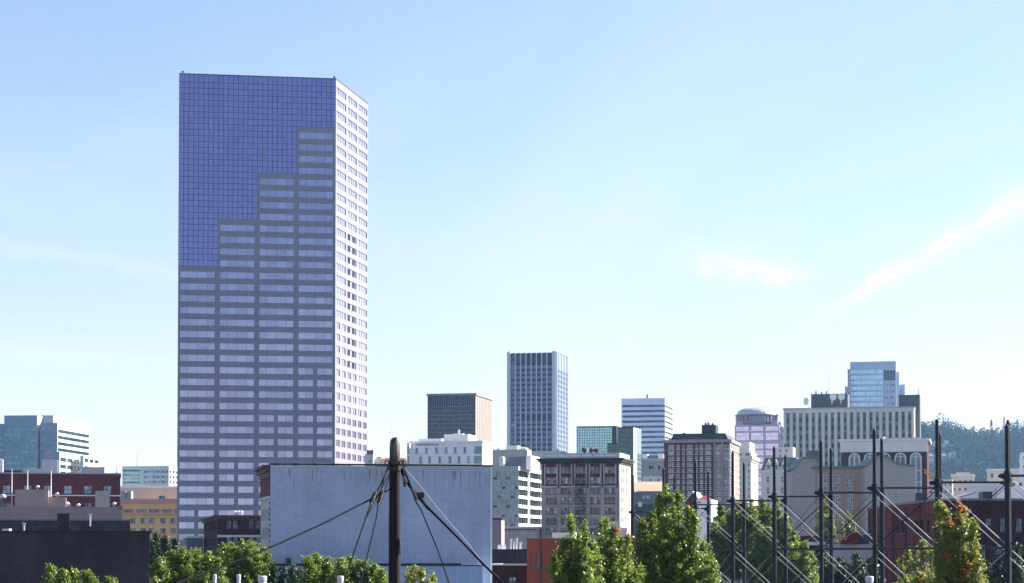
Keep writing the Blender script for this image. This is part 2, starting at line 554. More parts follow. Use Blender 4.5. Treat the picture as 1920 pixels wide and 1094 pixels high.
# ------------------------------------------------------------------ ground and hills
M_asphalt = mat('asphalt', (0.055, 0.055, 0.058), 0.9, 0.2, 0.2, 0)
b = MB()
b.face([(-2500, -220, 0), (2500, -220, 0), (2500, 4200, 0), (-2500, 4200, 0)])
ground = struct(b.build('ground', M_asphalt))

M_roof = mat('roof_gravel', (0.11, 0.105, 0.10), 0.95, 0.2, 0.3, 0)
M_white = mat('white_paint', (0.78, 0.78, 0.78), 0.6, 0.06, 0.4, 0.08)
M_dark = mat('dark_metal', (0.03, 0.032, 0.036), 0.5, 0.2, 1.0, 0.1)
M_grey = mat('grey_metal', (0.28, 0.29, 0.3), 0.5, 0.12, 1.0, 0.1)
M_galv = mat('galvanised_steel', (0.55, 0.55, 0.57), 0.35, 0.1, 2.0, 0.05, metallic=0.6)

# ------------------------------------------------------------------ the tall tower
M_rose = mat('rose_granite', (0.205, 0.19, 0.235), 0.7, 0.07, 0.15, 0.05, spec=0.15)
M_mull = mat('tower_mullion', (0.05, 0.05, 0.09), 0.4, 0.1, 1.0, 0)
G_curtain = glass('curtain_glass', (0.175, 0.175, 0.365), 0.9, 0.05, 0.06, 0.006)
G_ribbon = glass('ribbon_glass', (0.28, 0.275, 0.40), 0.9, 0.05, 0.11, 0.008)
G_side_sheen = glass('ribbon_glass_painted_sheen', (0.62, 0.58, 0.68), 0.9, 0.12, 0.06, 0.004)  # same ribbon glass, its stronger grazing sky reflection put into a paler tint
G_black = glass('dark_open_glass', (0.03, 0.03, 0.035), 0.1, 0.2, 0.3, 0)

C0 = P(630, 148, 700); ZT = C0.z
def top_at(px, py):
    q = P(px, py, 1.0)
    return P(px, py, (ZT - CAMZ) / (q.z - CAMZ))
L0, R0 = top_at(336, 138), top_at(690, 195)
B0 = L0 + R0 - C0
tower = empty('office_tower', ((L0.x + R0.x) / 2, (L0.y + R0.y) / 2, 0),
              'tallest rose and lavender office tower with stepped glass corner', 'skyscraper')
FH = 22.25 * 700 / FPX
ZC = zat(256, 700)
def zc(k): return ZC - k * FH
fl, frt = Face(tower, L0.xy, C0.xy, 0, ZT), Face(tower, C0.xy, R0.xy, 0, ZT)
BW, WH = fl.W / 4, FH * 0.54
def zstep(bay): return zc(4 * (3 - bay)) + FH * 0.73
# front: stone below the staircase, glass panels above it
us = [0.0]; zsills = [0.0]
open_rows = []
wall = MB()
def uvq(f, q): return [f.pt(*p) for p in q]
ribs = []          # (u0, u1, z0, z1, mullions)
KMAX = 38
for bay in range(4):
    k0 = 4 * (3 - bay)
    split = (32, 28, 24, 20)[bay]
    edges, zlist = [], []
    u_b = bay * BW
    ztop = zstep(bay)
    prev = ztop
    for k in range(k0, KMAX):
        z1, z0 = zc(k) + WH / 2, zc(k) - WH / 2
        segs = [(.055, .93)] if k < split else [(.055, .44), (.535, .93)]
        # spandrel above this row
        q = [(u_b, z1), (u_b + BW, z1), (u_b + BW, prev), (u_b, prev)]
        wall.face(uvq(fl, q), 0, q)
        # piers
        cuts = [0.0] + [c for s_ in segs for c in s_] + [1.0]
        for a, c in zip(cuts[0::2], cuts[1::2]):
            q = [(u_b + a * BW, z0), (u_b + c * BW, z0), (u_b + c * BW, z1), (u_b + a * BW, z1)]
            wall.face(uvq(fl, q), 0, q)
        for a, c in segs:
            u0, u1 = u_b + a * BW, u_b + c * BW
            for p, q in (((u0, z0), (u1, z0)), ((u1, z0), (u1, z1)), ((u1, z1), (u0, z1)), ((u0, z1), (u0, z0))):
                wall.face([fl.pt(*p), fl.pt(*q), fl.pt(*q, -.3), fl.pt(*p, -.3)], 0, [p, q, q, p])
            if len(segs) == 1: ms = (.25, .49, .735)
            else: ms = (.25,) if a < .3 else (.735,)
            ribs.append((k, u0, u1, z0, z1, [u_b + m * BW for m in ms]))
        prev = z0
    q = [(u_b, 0), (u_b + BW, 0), (u_b + BW, prev), (u_b, prev)]
    wall.face(uvq(fl, q), 0, q)
wall.build('stone_cladding', M_rose, tower)
# mullion backing behind the glass panels
bk = MB(); lines = MB()
FRONT_BACK = -0.10
for bay in range(4):
    q = [(bay * BW, zstep(bay)), ((bay + 1) * BW, zstep(bay)), ((bay + 1) * BW, ZT), (bay * BW, ZT)]
    bk.face([fl.pt(u, z, FRONT_BACK) for u, z in q])
    bk.face([fl.pt(bay * BW, zstep(bay)), fl.pt((bay + 1) * BW, zstep(bay)), fl.pt((bay + 1) * BW, zstep(bay), FRONT_BACK), fl.pt(bay * BW, zstep(bay), FRONT_BACK)])
bk.build('mullion_grid', M_mull, tower)
def pane_mesh(w, h, gm, t=0.05):
    key = ('pane', round(w, 2), round(h, 2), gm.name)
    if key not in WMESH:
        pb = MB(); pb.box(0, w, 0, t, 0, h)
        WMESH[key] = (pb.mesh('pane', gm), pb)
    return WMESH[key]
MOD, GAP = fl.W / 32, 0.17
for col in range(32):
    bay = col // 8
    zs = zstep(bay); n = int((ZT - zs) / (FH / 2))
    for r in range(n):
        za = zs + r * FH / 2
        zb = ZT - 0.15 if r == n - 1 else za + FH / 2
        me, pb = pane_mesh(MOD - GAP, zb - za - GAP, G_curtain)
        piece(tower, 'glass_panel', me, pb, fl.pt(col * MOD + GAP / 2, za + GAP / 2, 0.0), fl.rot, [G_curtain])
# ribbon windows: a dark frame part with its panes under it
for (k, u0, u1, z0, z1, ms) in ribs:
    fb = MB()
    w, h = u1 - u0, z1 - z0
    fb.box(0, w, .24, .3, 0, h)
    key = ('rib', round(w, 2), len(ms), round(ms[0] - u0, 1))
    if key not in WMESH: WMESH[key] = (fb.mesh('window', M_mull), fb)
    me, fb = WMESH[key]
    wo = piece(tower, 'window', me, fb, fl.pt(u0, z0), fl.rot, [M_mull])
    cuts = [0.0] + [m - u0 for m in ms] + [w]
    for a, c in zip(cuts, cuts[1:]):
        me, pb = pane_mesh(c - a - .09, h - .07, G_ribbon, .05)
        kk = (tower.name, 'pane'); COUNT[kk] = COUNT.get(kk, 0) + 1
        if wo is not None and COUNT[kk] <= CAP:
            po = bpy.data.objects.new('pane', me); COL.objects.link(po); po.parent = wo
            po.location = (a + .045, .18, .035)
        else:
            COUNT[kk] = max(COUNT[kk], CAP + 1) - 1
            COUNT[kk] = CAP
            p = fl.pt(u0 + a + .045, z0 + .035, -.18)
            piece(tower, 'pane', me, pb, p, fl.rot, [G_ribbon])
# right, sunlit side
BR = frt.W / 3
for k in range(-4, KMAX):
    z1, z0 = zc(k) + WH / 2, zc(k) - WH / 2
    for bay in range(3):
        if bay == 1 and 8 <= k < 20:
            for a, c, g in ((.06, .2, 0), (.2, .33, 1), (.33, .62, 0), (.62, .76, 1), (.76, .93, 0)):
                frt.win(bay * BR + a * BR, bay * BR + c * BR, z0, z1, G_black if g else G_side_sheen, M_mull, 1, 1, .06, .22, name='side_window')
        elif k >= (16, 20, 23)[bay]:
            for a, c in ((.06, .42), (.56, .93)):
                frt.win(bay * BR + a * BR, bay * BR + c * BR, z0, z1, G_side_sheen, M_mull, 2, 1, .06, .22, name='side_window')
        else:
            frt.win(bay * BR + .06 * BR, bay * BR + .93 * BR, z0, z1, G_side_sheen, M_mull, 4, 1, .06, .22, name='side_window')
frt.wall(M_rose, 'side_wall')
Face(tower, R0.xy, B0.xy, 0, ZT).wall(M_rose, 'back_wall')
Face(tower, B0.xy, L0.xy, 0, ZT).wall(M_rose, 'side_wall')
b = MB(); b.face([(p.x, p.y, ZT - .5) for p in (L0, C0, R0, B0)]); b.build('roof', M_roof, tower)
b = MB()
for A, B in ((L0, C0), (C0, R0)):
    f = Face(tower, A.xy, B.xy, 0, ZT); f.slab(b, -.0, f.W, ZT - .12, ZT + .1, .12, .35)
b.build('coping', M_mull, tower)
for q, nm in ((L0 + Vector((1, 1, 0)), 0), (C0 + Vector((-.6, 1, 0)), 0), (R0 + Vector((-1.2, -1, 0)), 0)):
    b = MB(); b.tube([(q.x, q.y, ZT - .5), (q.x, q.y, ZT + .7)], .09); b.box(q.x - .3, q.x + .3, q.y - .3, q.y + .3, ZT + .5, ZT + .95)
    b.build('corner_light', M_dark, tower)
# ------------------------------------------------------------------ shared finishes of the city
M_concrete = mat('pale_concrete', (0.52, 0.51, 0.49), 0.85, 0.08, 0.2, 0.10)
M_conc_grey = mat('grey_concrete', (0.36, 0.36, 0.36), 0.85, 0.10, 0.2, 0.12)
M_offwhite = mat('off_white_wall', (0.62, 0.61, 0.59), 0.8, 0.06, 0.2, 0.08)
M_tan = mat('tan_concrete', (0.19, 0.172, 0.148), 0.85, 0.08, 0.2, 0.06)
M_cream = mat('cream_stucco', (0.56, 0.50, 0.40), 0.85, 0.07, 0.2, 0.08)
M_steelblk = mat('bronze_steel', (0.06, 0.06, 0.065), 0.5, 0.1, 0.5, 0.05)
M_frame = mat('window_frame_grey', (0.35, 0.36, 0.37), 0.5, 0.05, 1, 0)
M_framew = mat('window_frame_white', (0.62, 0.62, 0.60), 0.5, 0.05, 1, 0)
M_framed = mat('window_frame_dark', (0.05, 0.05, 0.055), 0.5, 0.05, 1, 0)
G_dark = glass('dark_glass', (0.055, 0.075, 0.11), 0.8, 0.08, 0.45)
G_mid = glass('grey_blue_glass', (0.13, 0.17, 0.24), 0.85, 0.07, 0.35)
G_green = glass('green_glass', (0.09, 0.19, 0.22), 0.85, 0.07, 0.25)
G_blue = glass('sky_blue_glass', (0.30, 0.43, 0.58), 0.9, 0.06, 0.12)
G_house = glass('old_window_glass', (0.085, 0.10, 0.13), 0.7, 0.1, 0.5)
G_pink = glass('pink_glass', (0.60, 0.50, 0.66), 0.9, 0.06, 0.12)
M_brickred = brick('red_brick', (0.165, 0.027, 0.022), (0.125, 0.022, 0.019), (0.07, 0.03, 0.027))
M_brickdk = brick('dark_red_brick', (0.052, 0.011, 0.012), (0.038, 0.009, 0.011), (0.03, 0.013, 0.014))
M_brickor = brick('orange_red_brick', (0.155, 0.028, 0.016), (0.125, 0.025, 0.016), (0.13, 0.05, 0.035))
M_bricktan = brick('tan_brick', (0.40, 0.33, 0.285), (0.36, 0.30, 0.26), (0.40, 0.35, 0.31))
M_brickbrown = brick('soot_brown_brick', (0.046, 0.033, 0.036), (0.031, 0.024, 0.028), (0.062, 0.050, 0.055))

def rows(face, ys):
    return [face.ztop(y) for y in ys]
def box_on(bk, name, m, x0, x1, y0, y1, label, cat, back=2.0, depth=3.0, group=None):
    """a roof box over photo columns x0..x1 and rows y0..y1, standing on the roof of bk"""
    p = bk.front
    u0, u1 = p.ucol(x0, bk.zt), p.ucol(x1, bk.zt)
    k = 1 + back / bk.FL.y
    zt = CAMZ + (p.ztop(y0, (u0 + u1) / 2) - CAMZ) * k
    b = MB(); b.obox(bk.FL + bk.u * u0 + bk.d * back, bk.u, bk.d, u1 - u0, depth, bk.zt - 0.4, zt)
    return mesh_thing(b, name, m, label, cat, group)
def mast(px, y0, y1, Y, r, name, m, label, cat='antenna', group=None):
    a, c = P(px, y0, Y), P(px, y1, Y)
    b = MB(); b.tube([(c.x, c.y, c.z), (c.x, c.y, (a.z + c.z) / 2), (c.x, c.y, a.z)], [r, r * .8, r * .5], 6)
    b.tube([(c.x, c.y, c.z), (c.x, c.y, c.z + r * 3)], r * 2.2, 8)
    return mesh_thing(b, name, m, label, cat, group)

# ------------------------------------------------------------------ office with green ribbon windows, far left
M_teal = mat('teal_grey_panel', (0.25, 0.36, 0.43), .6, .08, .3, .05)
k = Block('stepped_office_building', 'stepped pale office block with green ribbon windows at far left', 'office building', 75, 108, 793, 850, 6, xr2=168)
T = k.t
zb = k.front.ztop(884)
for j in range(8):
    z1 = k.right.ztop(805 + 11.6 * j, 0); z0 = k.right.ztop(805 + 11.6 * j + 6.5, 0)
    k.right.win(0.4, k.right.W - 0.5, z0, z1, G_green, M_framed, 8, 1, .08, .3, name='ribbon_window')
k.front.grid(2, 8, zb, k.zt - 1, G_mid, M_frame, .62, .5, 0, k.W * .75, dep=.3)
k.walls(M_teal, M_offwhite); k.roof(M_roof)
k2 = sub(T, 8, 70, 779, 850, 6, L=34)
k2.front.grid(4, 8, k2.front.ztop(884), k2.front.ztop(800), G_green, M_teal, .9, .55, dep=.15, nx=3, name='tinted_window')
k2.walls(M_teal, M_offwhite); k2.roof(M_roof)
k3 = sub(T, -60, 7.5, 795, 856, 6, L=30)
k3.front.grid(5, 7, k3.front.ztop(884), k3.front.ztop(806), G_green, M_teal, .9, .5, dep=.15, nx=3, name='tinted_window')
k3.walls(M_teal, M_offwhite); k3.roof(M_roof)
k4 = sub(T, 76, 100, 779, 856, 6, xr2=166); k4.walls(M_teal, M_offwhite); k4.roof(M_roof)
k4 = sub(T, 104, 112, 847, 820, 6, xr2=150)
for j in range(3):
    k4.right.grid(3, 1, k4.right.ztop(868 + 13 * j, 0), k4.right.ztop(855 + 13 * j, 0), G_green, M_framed, .86, .62, nx=2, dep=.3)
k4.walls(M_teal, M_offwhite); k4.roof(M_roof)
k4 = sub(T, 150, 157, 854, 835, 6, xr2=186)
k4.right.grid(3, 2, k4.right.ztop(884, 0), k4.right.ztop(856, 0), G_green, M_framed, .75, .5, nx=2, dep=.3)
k4.walls(M_teal, M_offwhite); k4.roof(M_roof)

# grey office with corner windows
k = Block('low_office_building', 'low grey office block with twelve dark windows left of tower', 'office building', 229, 317, 874, 900, 9, xr2=335)
f = k.front
f.grid(3, 3, f.ztop(909), f.ztop(880), G_mid, M_frame, .86, .52, f.ucol(268, k.zt), f.ucol(317, k.zt), nx=2, dep=.3)
f.grid(1, 4, f.ztop(909), f.ztop(879), G_green, M_frame, .96, .6, f.ucol(230, k.zt), f.ucol(264, k.zt), nx=5, dep=.15, name='ribbon_window')
k.right.grid(3, 3, f.ztop(909), f.ztop(880), G_dark, M_frame, .7, .5, dep=.3)
k.walls(M_teal, M_offwhite); k.roof(M_roof)
mast(257, 850, 876, 905, .13, 'antenna_mast', M_dark, 'thin dark antenna mast on the low grey office roof')

# pale wall with rooftop plant and the yellow building below it
k = Block('plant_building', 'windowless pinkish beige upper wall behind yellow building', 'building', 226, 350, 912, 830, 9, L=25)
f = k.front
f.win(f.ucol(298, k.zt), f.ucol(310, k.zt), f.ztop(943), f.ztop(930), G_dark, M_framed, 3, 1, .15, .3)
M_blush = mat('blush_stucco', (0.42, 0.375, 0.37), .85, .08, .2, .08)
k.walls(M_blush); k.roof(M_roof); k.ring(M_offwhite, k.zt - .5, k.zt + .1, .15, 'coping')
for i, x in enumerate((229, 240)):
    b = MB()
    q = P(x + 5, 944, 822)
    w = 9 * 822 / FPX
    b.box(q.x - w / 2, q.x + w / 2, 818, 822, q.z - 1, zat(922, 822))
    for s_ in range(5): b.box(q.x - w / 2 + .1, q.x + w / 2 - .1, 817.85, 818.2, q.z + .4 + s_ * .8, q.z + .7 + s_ * .8)
    mesh_thing(b, 'cooling_unit', M_grey, ('left' if i == 0 else 'right') + ' one of two grey cooling units beside the red brick building', 'cooling unit', 'cooling units')
k = Block('yellow_building', 'ochre yellow building with square windows left of the tower', 'building', 224, 352, 936, 800, 9, L=16)
f = k.front
M_ochre = mat('ochre_stucco', (0.80, 0.47, 0.16), .85, .08, .25, .08)
M_terra = mat('terracotta_band', (0.60, 0.28, 0.18), .85, .1, .3, .06)
M_ochre_d = mat('ochre_pier', (0.50, 0.30, 0.12), .85, .08, .25, .08)
for j, (y0, y1) in enumerate(((972, 982), (991, 1001), (1010, 1020))):
    for i, x in enumerate((246, 265, 280, 302, 321, 340)):
        f.win(f.ucol(x - 1, k.zt), f.ucol(x + 9, k.zt), f.ztop(y1), f.ztop(y0), (G_dark, G_house)[(i + j) % 2], M_framed, 2, 1, .12, .35)
for i in range(5):
    x = 231 + 24 * i
    f.win(f.ucol(x, k.zt), f.ucol(x + 20, k.zt), f.ztop(962), f.ztop(955), G_dark, M_terra, 4, 1, .18, .6, name='loggia_opening')
f.wall(M_ochre); k.right.wall(M_ochre); k.left.wall(M_ochre); k.back.wall(M_ochre); k.roof(M_roof)
b = MB(); f.slab(b, 0, k.W, f.ztop(945), k.zt + .1, .25); b.build('terracotta_band', M_terra, k.t)
b = MB(); f.slab(b, 0, k.W, f.ztop(966), f.ztop(963.5), .6); b.build('ledge', M_terra, k.t)

# pink building showing a thin strip past the tower
k = Block('pink_apartment_tower', 'narrow strip of pink apartment tower past the tall tower', 'building', 640, 689.5, 805, 880, 12, xr2=695)
k.right.grid(2, 12, k.right.ztop(880, 0), k.right.ztop(808, 0), G_dark, M_framed, .4, .4, dep=.3)
k.walls(M_blush); k.roof(M_roof)

# small white building with letters
k = Block('small_white_building', 'small white stepped building left of the wooden pole top', 'building', 684, 700, 851, 520, 8, L=14)
M_bluesign = mat('blue_sign', (0.09, 0.09, 0.20), .5, .05, 1, 0)
M_navy = mat('navy_letters', (0.02, 0.02, 0.04), .5, .05, 1, 0)
k.walls(M_offwhite); k.roof(M_roof)
b = MB(); f = k.front
f.slab(b, f.ucol(688, k.zt), k.W, f.ztop(852), f.ztop(844.5), .25, .4); b.build('sign_panel', M_bluesign, k.t)
lettering('OG', f, f.ucol(690.5, k.zt), f.ztop(867), .6, M_navy, k.t)
k2 = sub(k.t, 700.2, 722, 859.5, 521, 8, L=12); k2.walls(M_offwhite); k2.roof(M_roof)
b = MB(); q = P(711, 858, 524); b.box(q.x - .5, q.x + .5, 523.4, 524.6, k2.zt - .4, q.z + .2); b.tube([(q.x, 524, q.z), (q.x, 524, zat(850, 524))], .05)
mesh_thing(b, 'roof_vent', M_grey, 'small grey roof vent with pipe on the small white building', 'vent')
b = MB()                                              # brown hipped roof
a, c, e = P(706, 872, 500), P(722, 859, 505), P(760, 859, 505)
g2 = P(766, 872, 500)
b.face([a, g2, e, c]); b.face([a, c, (c.x, 515, a.z)]); b.face([g2, (e.x, 515, a.z), e]); b.face([c, e, (e.x, 515, a.z), (c.x, 515, a.z)])
b.prism([(a.x, 500), (g2.x, 500), (g2.x, 515), (a.x, 515)], 0, a.z - .01)
M_brownroof = mat('brown_shingle', (0.12, 0.075, 0.05), .9, .2, 1.0, .1)
mesh_thing(b, 'brown_roofed_house', M_brownroof, 'brown hipped roof just left of the wooden pole', 'house')
mast(732, 795, 850, 560, .06, 'antenna_mast', M_grey, 'hair thin antenna rising behind the wooden pole')

# ------------------------------------------------------------------ white hotel with two rows of staggered windows
k = Block('white_hotel', 'white hotel with staggered windows and small lettering behind white wall', 'hotel', 768, 905, 828, 430, 12, xr2=923)
f = k.front
for ys, xs in (((839, 850), (779, 797, 816, 834, 851, 869)), ((856, 868), (786, 803, 822, 841, 858, 876))):
    for x in xs:
        u = f.ucol(x, k.zt)
        f.win(u, u + .55, f.ztop(ys[1]), f.ztop(ys[0]), G_mid, M_frame, 1, 1, .05, .2, .1)
for i in range(2):
    f.win(f.ucol(889, k.zt), f.ucol(903, k.zt), f.ztop(852 + 18 * i), f.ztop(838 + 18 * i), G_green, M_frame, 4, 2, .06, .1, name='corner_window')
k.right.grid(6, 2, f.ztop(872), f.ztop(836), G_mid, M_frame, .38, .58, .3, dep=.2)
k.walls(M_white); k.roof(M_roof); k.ring(M_white, k.zt - .25, k.zt + .15, .12, 'coping')
lettering('COURTYARD', f, f.ucol(778, k.zt), f.ztop(835.5), .52, M_navy, k.t)
lettering('Marriott', f, f.ucol(808, k.zt), f.ztop(835), .42, M_navy, k.t, shear=.35)
k2 = sub(k.t, 763, 768.4, 831, 431.5, 12, L=10)
k2.front.grid(1, 2, f.ztop(872), f.ztop(836), G_green, M_frame, .8, .8, nx=2, ny=3, dep=.1, name='corner_window')
k2.walls(M_white); k2.roof(M_roof)
for (x0, x1, y0, bk_) in ((781, 824, 822.5, 2), (822.5, 868, 813.5, 4.5)):
    u0, u1 = f.ucol(x0, k.zt), f.ucol(x1, k.zt)
    k.top('penthouse', M_white, u0, u1, bk_, bk_ + 7, f.ztop(y0) + .1 - k.zt + .4)
u0, u1 = f.ucol(836, k.zt), f.ucol(856, k.zt)
k.top('penthouse', M_white, u0, u1, 5.5, 9, f.ztop(811) - k.zt + .4)
box_on(k, 'roof_vent', M_galv, 845, 848, 806, 814, 'tiny vent on top of the white hotel penthouse', 'vent', 6, .5)

# ------------------------------------------------------------------ dark ribbed office
k = Block('ribbed_office_building', 'dark office block with thin vertical ribs and blank tan side', 'office building', 802, 892, 738, 820, 12, xr2=923)
f = k.front
n = 21
zr = f.ztop(764)
for j in range(10):
    z1, z0 = f.ztop(764 + 8.0 * j), f.ztop(764 + 8.0 * j + 5.4)
    for i in range(n):
        cw = k.W / n; f.win(cw * i + .16, cw * (i + 1) - .16, z0, z1, G_dark, M_framed, 1, 1, .03, .25)
for i in range(n):
    cw = k.W / n; f.win(cw * i + .16, cw * (i + 1) - .16, zr + .35, k.zt - .8, G_dark, M_framed, 1, 1, .03, .35, name='louvre')
M_ribbed = mat('ribbed_bronze', (0.20, 0.21, 0.22), .6, .06, .3, .04)
f.wall(M_ribbed); k.right.wall(M_tan); k.left.wall(M_tan); k.back.wall(M_tan); k.roof(M_roof)
for i in range(n + 1):
    cw = k.W / n
    if i == 0: ribm = MB(); ribm.box(-.09, .09, -.32, 0, 0, k.zt - f.ztop(846)); rme = ribm.mesh('rib', M_ribbed)
    piece(k.t, 'rib', rme, ribm, f.pt(min(max(cw * i, .09), k.W - .09), f.ztop(846)), f.rot, [M_ribbed])
k.ring(M_ribbed, k.zt - .7, k.zt + .1, .35, 'coping')
# cladding joints on the blank side
b = MB()
for i in range(1, 9): k.right.slab(b, k.right.W * i / 9 - .06, k.right.W * i / 9 + .06, zat(850, 820), k.zt - .9, .06)
b.build('side_ribs', M_tan, k.t)

# ------------------------------------------------------------------ tall white gridded tower
k = Block('gridded_tower', 'tall white and blue gridded tower at centre of skyline', 'skyscraper', 951, 1043, 661, 950, 12, xr2=1064)
f = k.front
M_spand = mat('blue_grey_spandrel', (0.17, 0.22, 0.31), .5, .06, .4, .03)
ua, ub = f.ucol(957, k.zt), f.ucol(1035.5, k.zt)
cw = (ub - ua) / 8
for i in range(8):
    a, c = ua + cw * i + .22, ua + cw * (i + 1) - .22
    f.win(a, c, f.ztop(686), f.ztop(662.5), G_dark, M_framed, 1, 3, .06, .5, name='louvre')
    for j in range(18):
        y = 691.5 + 9.35 * j
        if j in (9,) and i >= 2: continue
        if j == 10 and i >= 2: f.win(a, c, f.ztop(y + 5.2), f.ztop(y - 9), G_dark, M_framed, 2, 2, .06, .4); continue
        f.win(a, c, f.ztop(y + 5.2), f.ztop(y), G_mid if (i * 7 + j * 3) % 11 == 0 else G_dark, M_framed, 2, 1, .06, .4)
f.wall(M_spand)
M_wtower = mat('white_marble_clad', (0.46, 0.51, 0.60), .6, .04, .3, .03)
rz0 = f.ztop(870)
pm = MB(); pm.box(-.2, .2, -.55, 0, 0, k.zt - rz0 + .3); pme = pm.mesh('rib', M_wtower)
for i in range(1, 8): piece(k.t, 'rib', pme, pm, f.pt(ua + cw * i, rz0), f.rot, [M_wtower])
b = MB(); f.slab(b, 0, ua, 0, k.zt + .5, .6); b.build('corner_pier', M_wtower, k.t)
b = MB(); f.slab(b, ub, k.W, 0, k.zt + .5, .6); b.build('corner_pier', M_wtower, k.t)
k.right.grid(7, 19, k.right.ztop(868, 0), k.right.ztop(690, 0), G_mid, M_spand, .74, .62, dep=.35, name='side_window')
k.right.wall(M_wtower); k.left.wall(M_wtower); k.back.wall(M_wtower); k.roof(M_roof)
b = MB(); cwr = k.right.W / 7
for i in range(8): k.right.slab(b, min(max(cwr * i - .18, 0), k.right.W - .36), min(max(cwr * i + .18, .36), k.right.W), rz0, k.zt + .3, .5)
b.build('side_ribs', M_wtower, k.t)
box_on(k, 'roof_light', M_white, 954, 957, 656.5, 661, 'tiny white light on the gridded tower roof corner', 'light', 1, .6)

# ------------------------------------------------------------------ grey blocks between hotel and brown building
k = Block('grey_roofscape_building', 'grey block with cluttered white roof below the gridded tower', 'building', 900, 989, 843, 560, 12, xr2=996)
k.walls(M_conc_grey, M_offwhite); k.roof(M_roof)
u = k.front.ucol
for i, (x0, x1, y0, d_) in enumerate(((946, 968, 836, 2), (968, 976, 839, 3), (976, 983, 840, 2), (929, 934, 841, 2))):
    box_on(k, 'roof_unit', M_white, x0, x1, y0, 843, ('large white plant box', 'small white box right of the plant box', 'white vent box at the roof end', 'low white box at the roof start')[i] + ' on the cluttered grey roof', 'roof unit', d_, 3, 'roof units on the grey block')
k = Block('pale_grey_building', 'plain pale grey block above the brown corniced building', 'building', 990, 1052, 846, 600, 12, xr2=1062)
f = k.front
f.win(f.ucol(1004, k.zt), f.ucol(1010, k.zt), f.ztop(878), f.ztop(872), G_dark, M_framed, 1, 1, .1, .3)
f.win(f.ucol(1026, k.zt), f.ucol(1032, k.zt), f.ztop(860), f.ztop(854), G_dark, M_framed, 1, 1, .1, .3)
k.walls(M_concrete, M_offwhite); k.roof(M_roof)
box_on(k, 'roof_unit', M_white, 1034, 1041, 841, 846, 'white box on the plain pale grey block', 'roof unit', 2, 3)

# ------------------------------------------------------------------ glass-fronted office with white bands
k = Block('banded_office_building', 'office with green glass front and sunlit white bands beside white wall', 'office building', 905, 969.5, 874, 340, 12, xr2=1016)
f, r = k.front, k.right
M_greenpan = mat('grey_green_panel', (0.33, 0.38, 0.38), .6, .08, .3, .05)
for j in range(7):
    ya = 884 + 17.6 * j
    for i in range(8):
        cw = k.W / 8
        f.win(cw * i + .1, cw * (i + 1) - .1, f.ztop(ya + 9.5), f.ztop(ya), (G_green, G_mid, G_green)[(i * 5 + j) % 3], M_frame, 2, 1, .05, .12)
        if j and (i + j) % 3 == 0: f.win(cw * i + .3, cw * i + .95, f.ztop(ya - 2), f.ztop(ya - 6.5), G_dark, M_framed, 1, 1, .05, .2, name='vent_window')
    for (a, c) in ((.03, .44), (.5, .98)):
        r.win(r.W * a, r.W * c, r.ztop(ya + 9.5, 0), r.ztop(ya - 2.5, 0), G_green, M_framed, 5, 1, .06, .3, name='ribbon_window')
f.wall(M_greenpan); r.wall(M_white, 'banded_wall'); k.left.wall(M_white); k.back.wall(M_white); k.roof(M_roof)
M_slate = mat('slate_grey_plant', (0.16, 0.17, 0.21), .7, .1, .3, .1)
b = MB(); p = f.ucol; b.obox(k.FL + k.u * p(940, k.zt) + k.d * 3, k.u, k.d, p(978, k.zt) - p(940, k.zt), 7, k.zt - .4, f.ztop(858.5) + .25)
mesh_thing(b, 'plant_room', M_slate, 'dark slate plant room on the banded office roof', 'plant room')
b = MB(); b.obox(k.FL + k.u * p(979, k.zt) + k.d * 3, k.u, k.d, .8, 7, k.zt - .4, f.ztop(857) + .3)
mesh_thing(b, 'roof_screen', M_white, 'white roof screen beside the slate plant room', 'roof screen')
q = k.FL + k.u * p(936, k.zt) + k.d * 2.2
b = MB(); b.lathe(q, [(.45, k.zt - .4), (.45, f.ztop(858)), (.36, f.ztop(856)), (.05, f.ztop(855.4))], 16)
mesh_thing(b, 'water_tank', M_offwhite, 'pale round tank on the banded office roof', 'tank', smooth=True)
# ------------------------------------------------------------------ brown building with the heavy cornice
k = Block('corniced_building', 'brown brick block with heavy dark cornice and fire escape', 'building', 1015, 1162, 866, 300, 12, xr2=1182)
T, f, r = k.t, k.front, k.right
M_maroon = mat('maroon_terracotta', (0.075, 0.022, 0.025), .7, .12, .5, .1)
M_cornice = mat('black_green_cornice', (0.035, 0.042, 0.045), .6, .1, .5, .05)
M_quoin = mat('white_glazed_brick', (0.55, 0.50, 0.46), .5, .08, 1, .05)
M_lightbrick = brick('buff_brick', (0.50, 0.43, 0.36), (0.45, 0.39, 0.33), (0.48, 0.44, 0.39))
bays = ((1023.5, 1044.5), (1051, 1071.5), (1078.5, 1098.5), (1106, 1126), (1133, 1153.5))
rws = ((876, 888), (895, 907.5), (915, 926), (933, 945), (952, 964), (971, 983), (990, 1001))
for bi, (x0, x1) in enumerate(bays):
    u0, u1 = f.ucol(x0, k.zt), f.ucol(x1, k.zt)
    w3 = (u1 - u0) / 3
    for j, (ya, yb) in enumerate(rws):
        for i in range(3):
            f.win(u0 + w3 * i + .045, u0 + w3 * (i + 1) - .045, f.ztop(yb), f.ztop(ya), G_house if (bi + i * 2 + j) % 4 else G_mid, M_framed, 1, 2, .04, .16, 0 if j < 2 else .06)
f.wall(M_bricktan)
